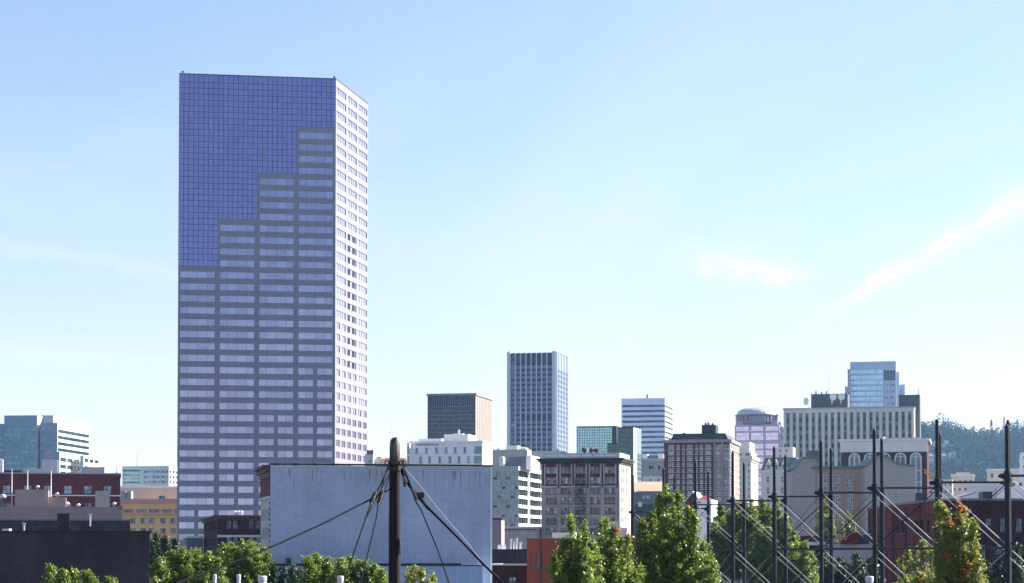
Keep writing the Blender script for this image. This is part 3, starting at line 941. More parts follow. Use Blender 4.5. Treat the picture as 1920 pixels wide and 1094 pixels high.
# maroon storeys: panels between the glazed piers
for bi, (x0, x1) in enumerate(bays):
    u0, u1 = f.ucol(x0 - 1.2, k.zt), f.ucol(x1 + 1.2, k.zt)
    for ya, yb in ((888.4, 894.6), (870.5, 875.6), (908, 911.5)):
        b = MB(); f.slab(b, u0, u1, f.ztop(yb), f.ztop(ya), .05, .0); b.build('maroon_panel', M_maroon, T)
qm = MB(); qm.box(0, .16, -.09, 0, 0, .2); qme = qm.mesh('glazed_block', M_quoin)
piers = [f.ucol(x, k.zt) for x in (1018.5, 1047.7, 1075, 1102.3, 1129.5, 1157.5)]
for u in piers:
    pb = MB(); f.slab(pb, u - .3, u + .3, f.ztop(910), f.ztop(869), .04, 0.0); pb.build('pier', M_maroon, T)
    for j in range(12):
        for s_ in (-.29, .13):
            piece(T, 'glazed_block', qme, qm, f.pt(u + s_, f.ztop(909) + j * .245), f.rot, [M_quoin])
b = MB()                                              # belt course with medallions
f.slab(b, -.05, k.W + .05, f.ztop(913.5), f.ztop(911.6), .14)
b.build('belt_course', M_quoin, T)
for u in [f.ucol(x, k.zt) for x in (1047.7, 1102.3, 1129.5, 1157)]:
    b = MB(); c = f.pt(u, f.ztop(912.6), .16); b.box(c[0] - .12, c[0] + .12, c[1] - .1, c[1] + .05, c[2] - .14, c[2] + .14)
    b.build('medallion', M_cornice, T)
for i in range(2):
    r.grid(2, 7, r.ztop(1003, 0), r.ztop(872, 0), G_house, M_framew, .42, .55, r.W * (.04 + .5 * i), r.W * (.46 + .5 * i), dep=.2, ny=2, fr=.05)
r.wall(M_lightbrick, 'sunlit_wall'); k.left.wall(M_bricktan); k.back.wall(M_bricktan); k.roof(M_roof)
z = k.zt
for (za, zb_, out) in ((-.25, .02, .18), (.025, .28, .42), (.285, .52, .62)):
    k.ring(M_cornice, z + za, z + zb_, out, 'cornice', .05)
dm = MB(); dm.box(-.05, .05, -.38, -.19, 0, .2); dme = dm.mesh('bracket', M_cornice)
for i in range(30): piece(T, 'bracket', dme, dm, f.pt(.1 + (k.W - .2) * i / 29, z - .2), f.rot, [M_cornice])
M_attic = mat('pale_attic_panel', (0.52, 0.52, 0.50), .6, .1, .5, .15)
k.top('attic', M_attic, .35, k.W - .05, .4, k.L - .4, .75, z=z + .5)
am = MB(); am.box(0, 1.35, -.05, 0, 0, .22); ame = am.mesh('attic_panel', M_white)
for i in range(6): piece(T, 'attic_panel', ame, am, f.pt(.75 + i * 1.62, z + .75, -.4), f.rot, [M_white])
# fire escape on the third bay
fe = MB(); M_iron = mat('black_iron', (0.02, 0.016, 0.016), .6, .1, 1, 0)
u0, u1 = f.ucol(1077.5, z), f.ucol(1099, z)
for j, (ya, yb) in enumerate(rws[1:]):
    zf = f.ztop(yb + 1)
    f.slab(fe, u0, u1, zf, zf + .06, .85, -.02)
    for hh in (.5, .95):
        c = [f.pt(u0, zf + hh, .02), f.pt(u0, zf + hh, .83), f.pt(u1, zf + hh, .83), f.pt(u1, zf + hh, .02)]
        fe.tube(c, .025, 4)
    for i in range(9):
        u = u0 + (u1 - u0) * i / 8; fe.tube([f.pt(u, zf, .83), f.pt(u, zf + .95, .83)], .016, 4)
    if j < 5:
        zn = f.ztop(rws[j + 2][1] + 1); a, c = (u0 + .2, u1 - .3) if j % 2 else (u1 - .2, u0 + .3)
        fe.tube([f.pt(a, zf, .6), f.pt(c, zn, .6)], .03, 4); fe.tube([f.pt(a, zf, .3), f.pt(c, zn, .3)], .03, 4)
fe.build('fire_escape', M_iron, T)
# roof clutter
q0 = k.FL + k.u * f.ucol(1093, z) + k.d * 3
b = MB(); b.obox(q0, k.u, k.d, .5, .8, z, z + 2.0)
mesh_thing(b, 'roof_vent', M_white, 'white vent stack among dark fans on the corniced roof', 'vent')
for i, x in enumerate((1088, 1101)):
    q = k.FL + k.u * f.ucol(x, z) + k.d * 3.3
    b = MB(); b.lathe(q, [(.18, z), (.18, z + 1.5), (.42, z + 1.55), (.45, z + 1.9), (.2, z + 2.1), (.05, z + 2.15)], 10)
    b.lathe(q + k.u * .8, [(.15, z), (.15, z + 1.4), (.36, z + 1.45), (.3, z + 1.95), (.05, z + 2.0)], 10)
    mesh_thing(b, 'exhaust_fan', M_dark, ('left' if i == 0 else 'right') + ' pair of black exhaust fans on the corniced roof', 'exhaust fan', 'exhaust fans')

# ------------------------------------------------------------------ dark green glass building
k = Block('green_glass_building', 'dark green mirrored glass block behind the corniced building', 'office building', 1081, 1156, 799, 600, 12, L=22)
T, f = k.t, k.front
G_mirror = glass('mirror_blue_green_glass', (0.26, 0.40, 0.45), .95, .04, .08, .01)
G_bottle = glass('bottle_green_glass', (0.055, 0.085, 0.095), .85, .06, .15, .01)
M_palegreen = mat('pale_green_panel', (0.50, 0.58, 0.46), .4, .05, .5, .03)
M_blackfr = mat('black_green_frame', (0.02, 0.03, 0.035), .4, .1, 1, 0)
f.wall(M_blackfr); k.right.wall(M_blackfr); k.left.wall(M_blackfr); k.back.wall(M_blackfr); k.roof(M_roof)
nc, nr = 14, 12
za, zb_ = f.ztop(862), k.zt - .35
cw, ch = (k.W * .9 - .3) / nc, (zb_ - za) / nr
me, pb = pane_mesh(cw - .1, ch - .1, G_mirror)
for i in range(nc):
    for j in range(nr): piece(T, 'glass_panel', me, pb, f.pt(.2 + cw * i + .05, za + ch * j + .05, .06), f.rot, [G_mirror])
k2 = sub(T, 1158, 1188, 801.5, 570, 12, xr2=1202)
g = k2.front; nc, nr = 6, 18; za = g.ztop(960); cw, ch = k2.W / nc, (k2.zt - .3 - za) / nr
k2.walls(M_blackfr, M_palegreen); k2.roof(M_roof)
me, pb = pane_mesh(cw - .08, ch - .08, G_bottle)
for i in range(nc):
    for j in range(nr): piece(T, 'dark_glass_panel', me, pb, g.pt(cw * i + .04, za + ch * j + .04, .06), g.rot, [G_bottle])
g = k2.right; nc = 6; cw = g.W * .58 / nc
me, pb = pane_mesh(cw - .08, ch - .1, G_mirror)
for i in range(nc):
    for j in range(nr): piece(T, 'side_glass_panel', me, pb, g.pt(g.W * .42 + cw * i + .04, za + ch * j + .04, .06), g.rot, [G_mirror])
k3 = sub(T, 1139, 1160, 831, 575, 12, L=14); k3.walls(M_blackfr); k3.roof(M_roof)
g = k3.front; nc, nr = 4, 12; za = g.ztop(960); cw, ch = k3.W / nc, (k3.zt - .3 - za) / nr
me, pb = pane_mesh(cw - .08, ch - .08, G_bottle)
for i in range(nc):
    for j in range(nr): piece(T, 'dark_glass_panel', me, pb, g.pt(cw * i + .04, za + ch * j + .04, .06), g.rot, [G_bottle])

# ------------------------------------------------------------------ blue and white striped tower
k = Block('striped_tower', 'white tower with dark horizontal window stripes', 'skyscraper', 1165, 1247, 746.5, 1000, 12, xr2=1262)
f, r = k.front, k.right
M_silver = mat('silver_panel', (0.46, 0.54, 0.68), .4, .05, .4, .02)
for j in range(12):
    y = 759.5 + 9.75 * j
    f.win(.5, k.W, f.ztop(y + 4.2), f.ztop(y), G_dark, M_framed, 14, 1, .06, .3, name='ribbon_window')
    r.win(0.02, r.W - .6, r.ztop(y + 4.2, 0), r.ztop(y, 0), G_dark, M_framed, 12, 1, .06, .3, name='ribbon_window')
k.walls(M_silver, M_white); k.roof(M_roof)
box_on(k, 'roof_antenna', M_dark, 1209, 1211.5, 740, 746, 'small dark aerial on the striped tower roof', 'antenna', 5, .7)

# ------------------------------------------------------------------ jumble right of the green glass building
k = Block('grey_walkup_building', 'grey weathered block below the striped tower', 'building', 1192, 1262, 861, 650, 12, L=15)
f = k.front
for x, w in ((1196, 5), (1217, 4), (1222, 3), (1234, 4)):
    f.win(f.ucol(x, k.zt), f.ucol(x + w, k.zt), f.ztop(880), f.ztop(874), G_dark, M_framed, 1, 1, .1, .3)
k.walls(M_conc_grey); k.roof(M_roof); k.ring(M_concrete, k.zt - .5, k.zt + .2, .2, 'coping')
for i, (x0, x1, y0) in enumerate(((1203, 1212, 852), (1213, 1230, 854), (1232, 1243, 851))):
    box_on(k, 'roof_unit', (M_white, M_slate, M_white)[i], x0, x1, y0, 861, ('white box at left', 'dark unit in the middle', 'white box at right')[i] + ' on the grey weathered roof', 'roof unit', 2, 3, 'roof units on the grey weathered block')
k = Block('white_shed_building', 'small white building with two windows above tan tiled roof', 'building', 1206, 1262, 893, 560, 12, L=12)
f = k.front
for x in (1218, 1233): f.win(f.ucol(x, k.zt), f.ucol(x + 3.5, k.zt), f.ztop(904), f.ztop(898), G_dark, M_framed, 1, 2, .06, .2)
k.walls(M_offwhite); k.roof(M_roof)
b = MB(); f = k.front                                 # sloping tiled roof building
A, B, C, D = P(1190, 921, 520), P(1262, 921, 520), P(1262, 903.5, 528), P(1190, 903.5, 528)
M_tile = mat('tan_roof_tile', (0.42, 0.30, 0.20), .9, .15, .8, .1)
t = empty('tiled_roof_building', ((A.x + B.x) / 2, 526, 0), 'low building with tan sloping tiled roof beside green glass block', 'building')
nt = 18
tm = MB(); dv = D - A; wt = (B.x - A.x) / nt
tm.face([(0, 0, 0), (wt * .86, 0, 0), (wt * .86, dv.y, dv.z), (0, dv.y, dv.z)]); tm.face([(0, 0, 0), (0, 0, -.12), (wt * .86, 0, -.12), (wt * .86, 0, 0)])
tm.face([(wt * .86, 0, 0), (wt * .86, 0, -.12), (wt * .86, dv.y, dv.z - .12), (wt * .86, dv.y, dv.z)])
tme = tm.mesh('roof_panel', M_tile)
b.face([(A.x, A.y, A.z - .1), (B.x, B.y, B.z - .1), (C.x, C.y, C.z - .1), (D.x, D.y, D.z - .1)]); b.prism([(A.x, 520.5), (B.x, 520.5), (B.x, 528), (A.x, 528)], 0, A.z - .2)
b.build('wall', M_slate, t)
for i in range(nt): piece(t, 'roof_panel', tme, tm, (A.x + wt * i, A.y, A.z), 0, [M_tile])
k = Block('dark_storefront_building', 'low dark building with wide windows left of the red hotel', 'building', 1188, 1262, 922, 510, 12, L=6)
f = k.front
for x, w in ((1202, 7), (1211, 8), (1225, 9), (1238, 8)): f.win(f.ucol(x, k.zt), f.ucol(x + w, k.zt), f.ztop(937), f.ztop(928), G_mid, M_framed, 2, 1, .08, .2)
k.walls(M_slate); k.roof(M_roof)
k = Block('dark_green_shed', 'dark green shed behind the tallest tree', 'building', 1189, 1250, 946, 470, 12, L=10)
M_dgreen = mat('dark_green_siding', (0.025, 0.05, 0.05), .7, .1, .5, .05)
k.walls(M_dgreen); k.roof(M_roof)
b = MB(); k.front.slab(b, k.front.ucol(1197, k.zt), k.front.ucol(1203.5, k.zt), k.front.ztop(949.5) - .1, k.front.ztop(941.5), .2)
mesh_thing(b, 'poster_board', M_offwhite, 'small pale board on the dark green shed', 'sign')

# ------------------------------------------------------------------ dark red hotel with mansard roof
k = Block('red_brick_hotel', 'dark red brick hotel with black mansard roof and pale bay', 'hotel', 1245, 1369, 827, 470, 12, xr2=1386)
T, f, r = k.t, k.front, k.right
M_hbrick = brick('hotel_brick', (0.10, 0.034, 0.042), (0.08, 0.03, 0.038), (0.09, 0.055, 0.06))
M_trim = mat('hotel_stone_trim', (0.27, 0.25, 0.24), .8, .08, .4, .1)
M_mansard = mat('black_slate_roof', (0.03, 0.032, 0.038), .7, .15, .8, .08)
cols = ((1253, 1264, 3), (1268.5, 1274, 2), (1279.5, 1283.5, 1), (1288, 1298.5, 3), (1304, 1308, 1), (1312, 1318, 2), (1322, 1333, 3), (1341.5, 1351.5, 3), (1357, 1366, 2))
for j in range(11):
    ya = 834.5 + 10.9 * j
    for (x0, x1, nx) in cols:
        f.win(f.ucol(x0, k.zt), f.ucol(x1, k.zt), f.ztop(ya + 7.4), f.ztop(ya), G_house if (j + nx) % 4 else G_mid, M_framew, nx, 2, .07, .18, .08)
f.wall(M_hbrick)
r.grid(4, 11, r.ztop(952, 0), r.ztop(832, 0), G_house, M_framew, .45, .62, dep=.18, ny=2, fr=.07)
M_hbrickp = brick('pink_sunlit_brick', (0.44, 0.25, 0.21), (0.40, 0.23, 0.20), (0.42, 0.33, 0.29))  # lit copy of the hotel brick, sunshine put into the paler colour
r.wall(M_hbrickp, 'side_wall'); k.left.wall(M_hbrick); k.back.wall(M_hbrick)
k.ring(M_trim, k.zt - .3, k.zt + .35, .35, 'cornice'); k.ring(M_trim, f.ztop(844.6), f.ztop(843.2), .15, 'belt_course', .05)
b = MB()                                              # pale oriel bay running up the front
for (x0, x1) in ((1338, 1341), (1352, 1356.5), (1366.5, 1369)):
    f.slab(b, f.ucol(x0, k.zt), f.ucol(x1, k.zt), f.ztop(952), k.zt - .35, .25)
for j in range(11):
    ya = 834.5 + 10.9 * j; f.slab(b, f.ucol(1341, k.zt), f.ucol(1366.5, k.zt), f.ztop(ya + 10.4), f.ztop(ya + 8.6), .3)
b.build('bay_surround', M_trim, T)
bm = MB(); bm.box(-.25, .25, -.35, .3, 0, .45); bme = bm.mesh('corner_block', M_white)
for j in range(20): piece(T, 'corner_block', bme, bm, (*(k.FR), f.ztop(950) + j * .62), f.rot, [M_white])
b = MB(); z = k.zt + .2                               # mansard with sloping sides
o = [k.FL + k.u * 1.2 + k.d * .6, k.FR - k.u * .4 + k.d * .6, k.BR - k.u * .4 - k.d * .6, k.BL + k.u * 1.2 - k.d * .6]
i_ = [k.FL + k.u * 1.8 + k.d * 2.0, k.FR - k.u * 1.3 + k.d * 2.0, k.BR - k.u * 1.3 - k.d * 2, k.BL + k.u * 1.8 - k.d * 2]
zt = f.ztop(812.3)
for a in range(4):
    c = (a + 1) % 4; b.face([(*o[a], z), (*o[c], z), (*i_[c], zt), (*i_[a], zt)])
b.face([(*p, zt) for p in i_]); b.build('mansard_roof', M_mansard, T)
b = MB(); b.obox(k.FL + k.u * f.ucol(1311.5, k.zt) + k.d * 4, k.u, k.d, f.ucol(1338, k.zt) - f.ucol(1311.5, k.zt), 5, zt - .5, f.ztop(797) + .2)
ph = b.build('penthouse', M_mansard, T)
for i, (x, h) in enumerate(((1318, .45), (1323, .5), (1331, .35))):
    b = MB(); q = k.FL + k.u * f.ucol(x, k.zt) + k.d * 5; b.lathe(q, [(.22, f.ztop(797)), (.22, f.ztop(797) + .2 + h), (.1, f.ztop(797) + .3 + h)], 8); b.build('chimney_pot', M_mansard, ph)
b = MB(); b.obox(k.FL + k.u * f.ucol(1275, k.zt) + k.d * 4, k.u, k.d, .6, 1, zt - .3, f.ztop(810)); b.build('chimney', M_mansard, T)

# ------------------------------------------------------------------ domed pink tower
k = Block('domed_tower', 'pink glass tower with silver dome right of the red hotel', 'skyscraper', 1377.5, 1461, 797, 1060, 12, xr2=1469)
T, f, r = k.t, k.front, k.right
M_pinkst = mat('mauve_granite', (0.36, 0.31, 0.37), .6, .07, .3, .04)
for j, (ya, yb) in enumerate([(800, 808.5), (811.5, 826)] + [(832 + 12.5 * q, 842 + 12.5 * q) for q in range(8)]):
    for (x0, x1) in ((1380, 1404), (1408, 1431), (1435, 1459)):
        f.win(f.ucol(x0, k.zt), f.ucol(x1, k.zt), f.ztop(yb), f.ztop(ya), G_pink, M_pinkst, 6, 2, .1, .25)
    r.grid(3, 1, r.ztop(yb, 0), r.ztop(ya, 0), G_pink, M_frame, .6, .7, dep=.5, name='side_window')
k.walls(M_pinkst); k.roof(M_roof)
cxy = (k.FL + k.BR) / 2
k2 = sub(T, 1381, 1458, 789, 1063, 12, L=k.L * .8); k2.front.grid(2, 1, k2.front.ztop(796.5), k2.front.ztop(791), G_dark, M_framed, .4, .8, nx=3, dep=.4, name='terrace_opening')
k2.walls(M_pinkst); k2.roof(M_roof)
zz = lambda y: zat(y, 1066)
rad = 38.5 * 1066 / FPX
cc = Vector((P(1422.5, 780, 1066).x, 1066 + rad * .9))
M_maroonst = mat('maroon_panel', (0.16, 0.06, 0.10), .6, .1, .4, .04)
b = MB(); b.lathe(cc, [(rad * .99, zz(797)), (rad * .99, zz(779))], 40); dr = b.build('drum', M_maroonst, T)
for a in range(28):
    an = 2 * math.pi * a / 28; b = MB()
    c = cc + Vector((math.cos(an), math.sin(an))) * rad * 1.0; b.tube([(*c, zz(797)), (*c, zz(778.5))], .35, 6); b.build('column', M_pinkst, dr)
b = MB(); b.lathe(cc, [(rad * 1.0, zz(779)), (rad * 1.06, zz(778.5)), (rad * 1.06, zz(776.5)), (rad * .95, zz(776))], 40); b.build('eave_ring', M_slate, T)
M_dome = mat('ribbed_silver_dome', (0.50, 0.52, 0.53), .45, .06, .6, 0, metallic=.5)
b = MB(); prof = []
for q in range(10):
    t_ = q / 9 * math.pi / 2; prof.append((rad * .97 * math.cos(t_) + .02, zz(776.3) + (zz(760.5) - zz(776.3)) * math.sin(t_)))
b.lathe(cc, prof, 40); dome = b.build('dome', M_dome, T, smooth=True)
rb = MB()
for a in range(20):
    an = 2 * math.pi * a / 20; d_ = Vector((math.cos(an), math.sin(an)))
    rb.tube([(*(cc + d_ * pr[0] * 1.004), pr[1] + .01) for pr in prof], .06, 4)
rb.build('dome_ribs', M_dome, dome)
b = MB(); f2 = k2.front; f2.slab(b, f2.ucol(1405, k2.zt), f2.ucol(1435, k2.zt), zz(796), zz(780.5), 1.0); b.build('plant_screen', M_slate, T)

# ------------------------------------------------------------------ cream narrow building
k = Block('cream_narrow_building', 'narrow cream stone building right of the red hotel', 'building', 1383, 1408, 857, 600, 12, xr2=1421)
T, f, r = k.t, k.front, k.right
f.grid(3, 8, f.ztop(960), f.ztop(866), G_house, M_framew, .42, .6, dep=.2, ny=2)
r.grid(6, 8, r.ztop(960, 0), r.ztop(866, 0), G_house, M_framew, .42, .6, dep=.25, ny=2)
k.walls(M_concrete, M_cream); k.roof(M_roof)
k.ring(M_concrete, k.zt - .6, k.zt + .3, .5); k.ring(M_concrete, f.ztop(866), f.ztop(864.5), .3, 'belt_course', .05)
k2 = sub(T, 1384, 1406, 829, 603, 12, xr2=1415); k2.right.grid(2, 2, k2.right.ztop(850, 0), k2.right.ztop(832, 0), G_mid, M_framew, .6, .6, dep=.2); k2.walls(M_offwhite, M_white); k2.roof(M_roof)
k2 = sub(T, 1379, 1409, 848, 601.5, 12, xr2=1419); k2.front.grid(2, 1, k2.front.ztop(856), k2.front.ztop(849), G_dark, M_framed, .5, .6, dep=.2); k2.walls(M_concrete, M_white); k2.roof(M_roof)

# ------------------------------------------------------------------ long white building with vertical window strips
k = Block('fluted_white_building', 'long white block with twenty tall dark window strips', 'office building', 1469, 1714, 764, 680, 12, L=26)
T, f = k.t, k.front
M_panel = mat('dark_spandrel', (0.055, 0.06, 0.07), .5, .1, .5, 0)
n = 20; cw = (k.W - .8) / n
for i in range(n):
    u0 = .4 + cw * i + cw * .27; u1 = u0 + cw * .46
    for j in range(8):
        ya = 773.5 + 16.4 * j
        f.win(u0, u1, f.ztop(ya + 9.4), f.ztop(ya), G_house, M_framed, 1, 2, .06, .4)
        f.win(u0, u1, f.ztop(ya + 16.4), f.ztop(ya + 9.41), M_panel, M_panel, 1, 1, .06, .42, name='spandrel')
M_flute = mat('white_precast', (0.58, 0.58, 0.54), .8, .06, .3, .08)
k.walls(M_flute); k.roof(M_roof); k.ring(M_conc_grey, k.zt - .2, k.zt + .25, .2, 'coping')
fm_ = MB(); fm_.box(-.22, .22, -.4, 0, 0, k.zt - f.ztop(900) - .3); fme = fm_.mesh('fin', M_flute)
for i in range(n + 1): piece(T, 'fin', fme, fm_, f.pt(min(max(.4 + cw * i, .23), k.W - .23), f.ztop(900)), f.rot, [M_flute])
b = MB(); b.obox(k.FL + k.u * f.ucol(1519, k.zt) + k.d * 4, k.u, k.d, f.ucol(1588, k.zt) - f.ucol(1519, k.zt), 10, k.zt - .4, f.ztop(738.5) + .3)
M_pent = mat('charcoal_penthouse', (0.075, 0.08, 0.09), .6, .1, .4, .06)
b.build('penthouse', M_pent, T)
b = MB(); b.obox(k.FL + k.u * f.ucol(1683, k.zt) + k.d * 10, k.u, k.d, f.ucol(1723, k.zt) - f.ucol(1683, k.zt), 12, 0, f.ztop(741) + .5)
b.build('stair_tower', M_pent, T)
def dish(px, py, Y, rr, yaw, label):
    c = P(px, py, Y); b = MB(); m_ = Matrix.Rotation(yaw, 3, 'Z')
    rings = []
    for q in range(5):
        t_ = q / 4; rings.append((rr * t_, .35 * rr * (1 - t_ * t_)))
    seg = 20; idx = []
    for (a, dpt) in rings[1:]:
        idx.append([len(b.v) + s_ for s_ in range(seg)])
        for s_ in range(seg):
            an = 2 * math.pi * s_ / seg; v = m_ @ Vector((a * math.cos(an), dpt, a * math.sin(an))); b.v.append(tuple(c + v))
    ctr = len(b.v); b.v.append(tuple(c + m_ @ Vector((0, rings[0][1], 0))))
    for s_ in range(seg):
        w = (s_ + 1) % seg
        b.f.append((ctr, idx[0][s_], idx[0][w])); b.mi.append(0); b.uv.append([(0, 0)] * 3)
        for q in range(3):
            b.f.append((idx[q][s_], idx[q + 1][s_], idx[q + 1][w], idx[q][w])); b.mi.append(0); b.uv.append([(0, 0)] * 4)
    b.tube([tuple(c + m_ @ Vector((0, .3 * rr, 0))), tuple(c + m_ @ Vector((0, 1.2 * rr, -.3))), tuple(c + m_ @ Vector((0, 1.2 * rr, -2.2)))], .14, 6)
    b.tube([tuple(c + m_ @ Vector((0, -.7 * rr, 0))), tuple(c + m_ @ Vector((0, .3 * rr, -.6 * rr)))], .05, 4)
    mesh_thing(b, 'satellite_dish', M_white, label, 'satellite dish', 'satellite dishes on the white block', smooth=True)
dish(1562, 744.5, 680.5, 1.1, 0.15, 'left white dish of the pair on the charcoal penthouse')
dish(1577.5, 744, 680.5, 1.1, 0.0, 'right white dish of the pair on the charcoal penthouse')
dish(1511.5, 753, 681, 1.25, -1.0, 'white dish turned sideways left of the charcoal penthouse')
mast(1554, 700, 740, 690, .08, 'antenna_mast', M_grey, 'very thin antenna above the charcoal penthouse')
mast(1722, 728, 742, 695, .12, 'antenna_mast', M_dark, 'short dark antenna on the charcoal stair tower at right')
for i, x in enumerate((1526, 1537, 1546)):
    box_on(k, 'roof_vent', M_grey, x, x + 3, 733.5 + i % 2 * 2, 739, ('first', 'second', 'third')[i] + ' little vent from left on the charcoal penthouse', 'vent', 6, .8, 'vents on the charcoal penthouse')

# ------------------------------------------------------------------ pale blue glass tower behind
k = Block('blue_glass_tower', 'pale blue glass tower rising behind the white fluted block', 'skyscraper', 1594, 1680, 677.5, 1080, 12, L=28)
T, f = k.t, k.front
M_bluepan = mat('light_blue_panel', (0.36, 0.45, 0.55), .4, .04, .3, .02)
nr = 7
za, zb_ = f.ztop(764), f.ztop(692)
f.grid(12, nr, za, zb_, G_blue, M_bluepan, .95, .7, .3, k.W * .71, nx=1, dep=.12)
f.grid(4, 1, f.ztop(715), f.ztop(694), G_dark, M_framed, .9, .9, k.W * .73, k.W - .3, ny=8, dep=.3, fr=.12, name='louvre')
f.grid(2, 4, za, f.ztop(717), G_mid, M_bluepan, .8, .42, k.W * .73, k.W - .3, nx=2, dep=.2)
k.walls(M_bluepan); k.roof(M_roof)
b = MB()
for y in (712.2, 748.5): f.slab(b, .1, k.W * .71, f.ztop(y + 1.2), f.ztop(y), .5)
b.build('white_ledge', M_white, T)
k2 = sub(T, 1680.3, 1686, 697, 1083, 12, L=20); k2.walls(M_bluepan); k2.roof(M_roof)
k2 = sub(T, 1686.3, 1697, 721, 1085, 12, L=20); k2.walls(M_bluepan); k2.roof(M_roof)
k2 = sub(T, 1589, 1593.7, 692, 1082, 12, L=24); k2.front.grid(1, 9, k2.front.ztop(764), k2.front.ztop(694), G_dark, M_framed, .5, .8, dep=.2, name='slot_window'); k2.walls(M_offwhite, M_bluepan); k2.roof(M_roof)
k2 = sub(T, 1584, 1588.7, 725, 1085, 12, L=20); k2.walls(M_bluepan); k2.roof(M_roof)

# ------------------------------------------------------------------ brick building with arched windows
k = Block('arched_brick_building', 'red brick block with white attic and tall arched windows', 'building', 1577, 1738, 828, 520, 12, L=20)
T, f = k.t, k.front
z_spring = f.ztop(860); zbot = f.ztop(925)
f.wall(M_brickdk); k.right.wall(M_brickdk); k.left.wall(M_brickdk); k.back.wall(M_brickdk); k.roof(M_roof)
b = MB(); f.slab(b, -.2, k.W + .2, f.ztop(846.5), k.zt + .15, .35); b.build('attic', M_offwhite, T)
k.ring(M_offwhite, k.zt + .16, k.zt + .7, .7, 'cornice'); b = MB(); f.slab(b, -.2, k.W + .2, f.ztop(848), f.ztop(846.6), .6); b.build('belt_course', M_offwhite, T)
for x in (1602, 1630.5, 1659, 1688, 1717):
    u = f.ucol(x, k.zt); ro = 10.8 * 520 / FPX; ri = 8.6 * 520 / FPX
    b = MB(); N = 14
    arc = lambda r_, o_: [f.pt(u + r_ * math.cos(math.pi * q / N), z_spring + r_ * math.sin(math.pi * q / N), o_) for q in range(N + 1)]
    Ao, Ai, Bi, Bo = arc(ro, .22), arc(ri, .22), arc(ri, -.0), arc(ro, 0)
    for q in range(N):
        b.face([Ao[q], Ao[q + 1], Ai[q + 1], Ai[q]]); b.face([Ai[q], Ai[q + 1], Bi[q + 1], Bi[q]]); b.face([Ao[q + 1], Ao[q], Bo[q], Bo[q + 1]])
    f.slab(b, u - ro, u - ri, zbot, z_spring, .22); f.slab(b, u + ri, u + ro, zbot, z_spring, .22)
    wo = b.build('arched_window', M_offwhite, T)
    b = MB(); b.face(arc(ri, .03) + [f.pt(u - ri, zbot, .03), f.pt(u + ri, zbot, .03)]); b.build('pane', G_dark, wo)
    b = MB(); f.slab(b, u - .12, u + .12, zbot, z_spring + ri * .95, .14)
    for s_ in (-1, 1):
        c0 = u + s_ * ri * .5
        for q in range(8):
            a0, a1 = math.pi * q / 8, math.pi * (q + 1) / 8; r_ = ri * .44
            b.tube([f.pt(c0 + r_ * math.cos(a0), z_spring + r_ * math.sin(a0), .1), f.pt(c0 + r_ * math.cos(a1), z_spring + r_ * math.sin(a1), .1)], .07, 4)
    f.slab(b, u - ri, u + ri, f.ztop(884), f.ztop(882.5), .13); f.slab(b, u - ri, u + ri, f.ztop(905), f.ztop(903.5), .13)
    b.build('tracery', M_offwhite, wo)
b = MB(); b.obox(k.FL + k.u * f.ucol(1668, k.zt) + k.d * 3, k.u, k.d, f.ucol(1722, k.zt) - f.ucol(1668, k.zt), 8, k.zt - .2, f.ztop(820)); b.build('roof_block', M_conc_grey, T)
q = P(1659, 826, 522)
b = MB(); b.lathe((q.x, 523.5), [(.3, k.zt), (.3, k.zt + .9), (.42, k.zt + .95), (.2, k.zt + 1.25), (.05, k.zt + 1.3)], 12)
mesh_thing(b, 'roof_finial', M_offwhite, 'small round vent on the arched building cornice', 'vent')

# ------------------------------------------------------------------ white ornate building with green mansard
k = Block('ornate_white_building', 'ornate white building with green copper mansard roof', 'building', 1427, 1500, 884, 450, 12, L=16)
T, f = k.t, k.front
M_copper = mat('green_copper', (0.10, 0.16, 0.145), .6, .18, .8, .12)
for x in (1437, 1450, 1464, 1477):
    for j, (ya, yb) in enumerate(((893, 905), (914, 926), (935, 950))):
        f.win(f.ucol(x, k.zt), f.ucol(x + 5.5, k.zt), f.ztop(yb), f.ztop(ya), G_house, M_framew, 2, 2, .07, .25, .1)
k.walls(M_offwhite); k.ring(M_offwhite, k.zt - .3, k.zt + .25, .5); k.ring(M_offwhite, f.ztop(910.5), f.ztop(909), .3, 'belt_course', .05)
b = MB(); z = k.zt + .2; zt = f.ztop(857.5)
o = [k.FL, k.FR, k.BR, k.BL]; i_ = [k.FL + k.u * .8 + k.d * 1.2, k.FR - k.u * .8 + k.d * 1.2, k.BR - k.u * .8 - k.d * 1.2, k.BL + k.u * .8 - k.d * 1.2]
for a in range(4):
    c = (a + 1) % 4; b.face([(*o[a], z), (*o[c], z), (*i_[c], zt), (*i_[a], zt)])
b.face([(*p, zt) for p in i_]); b.build('mansard_roof', M_copper, T)
for x in (1441, 1455, 1470):                          # scrolled dormers
    u = f.ucol(x, k.zt); b = MB()
    prof = [(-.75, 0), (.75, 0), (.75, .7), (.5, .8), (.5, 1.5), (.28, 1.75), (.12, 2.1), (0, 2.35), (-.12, 2.1), (-.28, 1.75), (-.5, 1.5), (-.5, .8), (-.75, .7)]
    F_, B_ = [f.pt(u + p, z + q, .1) for p, q in prof], [f.pt(u + p, z + q, -.6) for p, q in prof]
    b.face(F_)
    for q in range(len(prof)): w = (q + 1) % len(prof); b.face([F_[w], F_[q], B_[q], B_[w]])
    dm_ = b.build('dormer', M_offwhite, T)
    b = MB(); f.slab(b, u - .28, u + .28, z + .25, z + 1.15, .13, -.08); b.build('pane', G_dark, dm_)
for x in (1434, 1447.5, 1460.5, 1474, 1487):
    b = MB(); u = f.ucol(x, k.zt); f.slab(b, u - .18, u + .18, f.ztop(960), k.zt - .35, .16); b.build('pilaster', M_offwhite, T)
